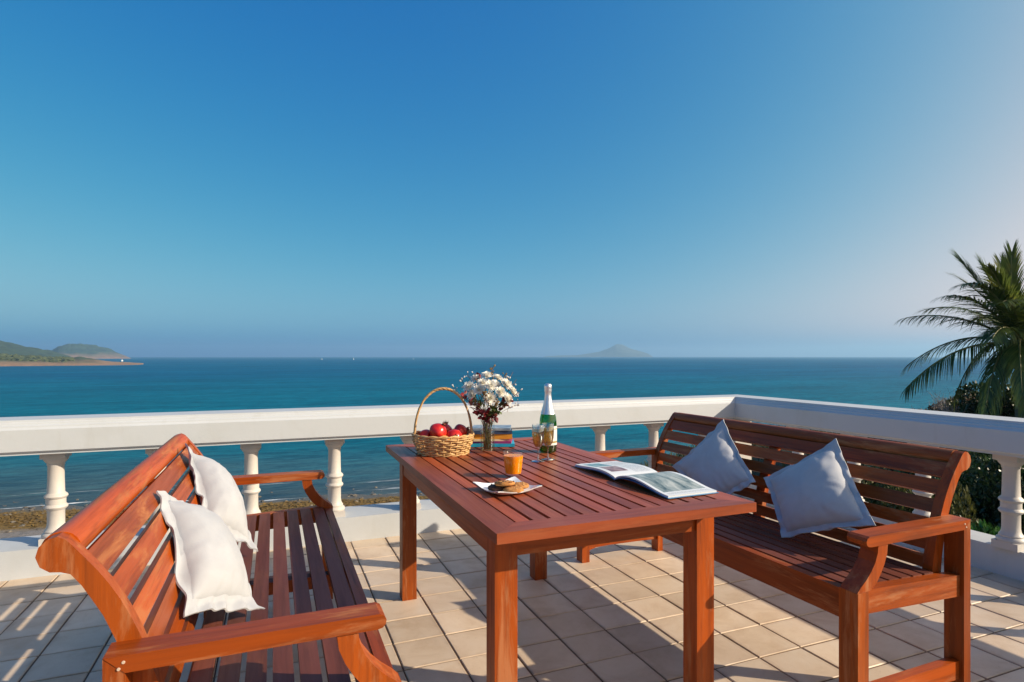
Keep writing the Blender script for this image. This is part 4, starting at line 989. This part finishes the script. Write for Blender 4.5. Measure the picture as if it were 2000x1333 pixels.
# ---- shrubs on the slope
def crown_mesh(nleaf, lumps, leaf, flat=.75):
    V, F = [], []
    cs = [(np.array([0, 0, .55]), .5)]
    for k in range(lumps):
        a = random.random()*6.28; r_ = random.uniform(.25, .55); cs.append((np.array([r_*math.cos(a), r_*math.sin(a), random.uniform(.3, .85)]), random.uniform(.2, .38)))
    per = nleaf//len(cs)
    for c_, r_ in cs:
        n = int(per*(r_/.3)**1.3)
        d = rng.normal(size=(n, 3)); d /= np.linalg.norm(d, axis=1)[:, None]; rad = r_*(.55+.5*rng.random(n)**.5)
        p = c_+d*rad[:, None]*np.array([1, 1, flat])
        ax = rng.normal(size=(n, 3))+d*.8; ax /= np.linalg.norm(ax, axis=1)[:, None]; up = rng.normal(size=(n, 3))+np.array([0, 0, .8])
        sd = np.cross(ax, up); sd /= np.linalg.norm(sd, axis=1)[:, None]+1e-9; L_ = leaf*(.6+.8*rng.random(n))[:, None]; w_ = L_*.32
        q = np.stack([p, p+ax*L_*.5+sd*w_, p+ax*L_, p+ax*L_*.5-sd*w_], 1); b0 = len(V)*1
        V.append(q.reshape(-1, 3)); 
    V = np.concatenate(V); F = np.arange(len(V)).reshape(-1, 4)
    return V, F
SH_DARK = leafmat('dark_shrub_leaf', (.012, .028, .008), (.028, .055, .014), (.06, .09, .02), 2.5, .4)
SH_OLIVE = leafmat('olive_shrub_leaf', (.05, .055, .012), (.10, .10, .022), (.17, .14, .03), 2.5, .5)
SH_GREEN = leafmat('green_shrub_leaf', (.015, .06, .010), (.03, .105, .018), (.07, .16, .03), 2.5, .4)
SH_DRY = leafmat('dry_shrub_leaf', (.08, .05, .025), (.17, .11, .06), (.28, .20, .12), 2.5, .8)
variants = {}
for nm, mat in (('dark', SH_DARK), ('olive', SH_OLIVE), ('green', SH_GREEN), ('dry', SH_DRY)):
    variants[nm] = []
    for k in range(2):
        V, F = crown_mesh(11000, 9, .050); o = np_mesh('crown', V, F, mat); me = o.data; bpy.data.objects.remove(o); variants[nm].append(me)
bm = bmesh.new()
for k in range(7):
    a = k*.9; tube(bm, [(0, 0, -.1), (.12*math.cos(a), .12*math.sin(a), .25), (.32*math.cos(a), .32*math.sin(a), .62)], [.035, .022, .008], 5)
o = done(bm, 'trunk', BARK); trunk_me = o.data; bpy.data.objects.remove(o)
words = {'dark': 'dark green leafy shrub', 'olive': 'yellowish olive shrub', 'green': 'bright green leafy shrub', 'dry': 'dry brownish grey shrub'}
def shrub(lat, D, w_, h_, kind, label):
    p = rt*lat+fw*D; z = ground_z(p.x, p.y)-.15
    e = tag(empty('shrub', (p.x, p.y, z), random.random()*6.28), label, 'shrub', 'shrubs on the slope beyond the right balustrade')
    c_ = link('crown', random.choice(variants[kind]), None, e); c_.scale = (w_, w_, h_)
    t_ = link('trunk', trunk_me, None, e); t_.scale = (w_, w_, h_)
# px on the photo -> bearing; top of crown height follows the outline of the bushes
def sh(px, D, topz, w_, kind, label):
    lat = (px-1000)/1150*D; p = rt*lat+fw*D; z = ground_z(p.x, p.y)-.15; shrub(lat, D, w_, max(.5, (topz-z)/1.0), kind, label)
for a in ((1985, 10.5, -.45, 1.3, 'dark', 'dark green shrub at the right edge, close behind the rail'), (1915, 11.5, -.75, 1.2, 'green', 'bright green shrub just right of the bench scroll, under the rail'), (1950, 9.5, -1.9, 1.1, 'dark', 'low dark shrub against the plinth at the right edge'), (1860, 10.0, -1.5, 1.3, 'green', 'green shrub directly behind the right bench scroll'),
          (1800, 10.5, -1.1, 1.2, 'olive', 'olive shrub seen through the slats at the near end of the right bench'), (1740, 11.0, -1.3, 1.2, 'olive', 'olive shrub seen through the slats right of the middle cushion'), (1690, 11.5, -1.6, 1.1, 'dark', 'dark shrub behind the slats above the middle cushion'), (1640, 11.5, -2.2, 1.1, 'olive', 'low olive shrub behind the middle cushion'),
          (1990, 17, .35, 1.9, 'dark', 'dark shrub under the palm crown at the right edge'), (1955, 18, -.05, 1.7, 'dry', 'dry reddish brown shrub below the palm fronds'), (1930, 19, -.15, 1.7, 'dark', 'dark shrub left of the palm trunk, above the rail'), (1895, 20, -.15, 1.6, 'olive', 'yellowish shrub above the rail, left of the palm'),
          (1865, 20, -.35, 1.5, 'dry', 'grey brown dry shrub above the rail, between the bare bush and the palm'), (1835, 19, -.60, 1.5, 'dry', 'low dry shrub just showing above the rail'), (1790, 17, -.95, 1.2, 'dark', 'dark shrub behind the rail where the sea begins'), (1745, 15, -1.7, 1.3, 'dark', 'dark shrub hidden by the rail over the middle of the bench'),
          (2030, 12, -.2, 1.5, 'olive', 'olive shrub cut by the right edge of the view'), (2050, 20, .3, 1.9, 'dark', 'dark tall shrub at the far right behind the palm'), (1900, 14.5, -.9, 1.5, 'dark', 'dark shrub behind the right rail, mid slope'), (1840, 14, -1.3, 1.4, 'green', 'green shrub mid slope behind the bench top rail'), (1970, 13.5, -.55, 1.4, 'dry', 'brown shrub mid slope below the palm')):
    sh(*a)
# bare grey bush
TWIGG = mottled('grey_twig', (.16, .14, .13), (.34, .30, .28), 5, .9, 0)
def bare_bush(px, D, topz, spread, label, n=46):
    lat = (px-1000)/1150*D; p = rt*lat+fw*D; z = ground_z(p.x, p.y)-.1; H = topz-z
    e = tag(empty('bare_bush', (p.x, p.y, z)), label, 'shrub', 'bare grey bushes above the right rail'); bm = bmesh.new()
    def br(a, d, L_, r_, lev):
        pts = [a]; q = a; dd = d
        for k in range(3): dd = (dd+rv()*.22+Vector((0, 0, .06))).normalized(); q = q+dd*L_/3; pts.append(q)
        tube(bm, pts, [r_, r_*.8, r_*.6, r_*.35], 4)
        if lev > 0:
            for k in range(4): br(pts[random.choice([1, 2, 3])], (dd+rv()*.75).normalized(), L_*.6, r_*.5, lev-1)
    for k in range(9):
        a = random.random()*6.28; d = Vector((math.cos(a)*spread, math.sin(a)*spread, 1)).normalized(); br(Vector((0, 0, 0)), d, H*.62, .03, 3)
    done(bm, 'branches', TWIGG, e)
bare_bush(1850, 18.5, -.30, .75, 'bare grey twiggy bush above the rail, nearest the sea'); bare_bush(1890, 19, .05, .6, 'bare grey twiggy bush above the rail, next to the palm frond')
# grass and scrub covering the slope
GRASS = leafmat('slope_grass', (.03, .045, .012), (.075, .08, .02), (.17, .14, .05), 1.5, .7)
gv_, gf_ = [], []
for i in range(26000):
    x, y = random.uniform(6, 34), random.uniform(-6, 28)
    if random.random() > smooth(5, 12, x): continue
    z = ground_z(x, y); a = random.random()*6.28; h_ = random.uniform(.15, .5); w_ = random.uniform(.012, .035); dx, dy = math.cos(a), math.sin(a); lx_, ly_ = random.uniform(-.2, .2), random.uniform(-.2, .2); b0 = len(gv_)
    gv_ += [(x-dx*w_, y-dy*w_, z-.02), (x+dx*w_, y+dy*w_, z-.02), (x+dx*w_*.5+lx_*.5, y+dy*w_*.5+ly_*.5, z+h_*.6), (x+lx_, y+ly_, z+h_)]
    gf_ += [(b0, b0+1, b0+2), (b0, b0+2, b0+3)]
tag(np_mesh('slope_grass', gv_, gf_, GRASS), 'rough grass covering the slope beyond the right balustrade', 'grass', kind='stuff')

# ================================================================== HAZE
mh = bpy.data.materials.new('sea_air'); mh.use_nodes = True; nt = mh.node_tree; nt.nodes.clear()
pv = nt.nodes.new('ShaderNodeVolumePrincipled'); pv.inputs['Color'].default_value = (.44, .70, .90, 1); pv.inputs['Density'].default_value = 1.4e-4; pv.inputs['Anisotropy'].default_value = 0.3
on = nt.nodes.new('ShaderNodeOutputMaterial'); nt.links.new(pv.outputs[0], on.inputs['Volume'])
bm = bmesh.new(); box(bm, -12000, 12000, -12000, 12000, SEA_Z-5, 190); hz = tag(done(bm, 'haze', mh), 'thin pale sea haze over the bay', 'haze', kind='stuff')
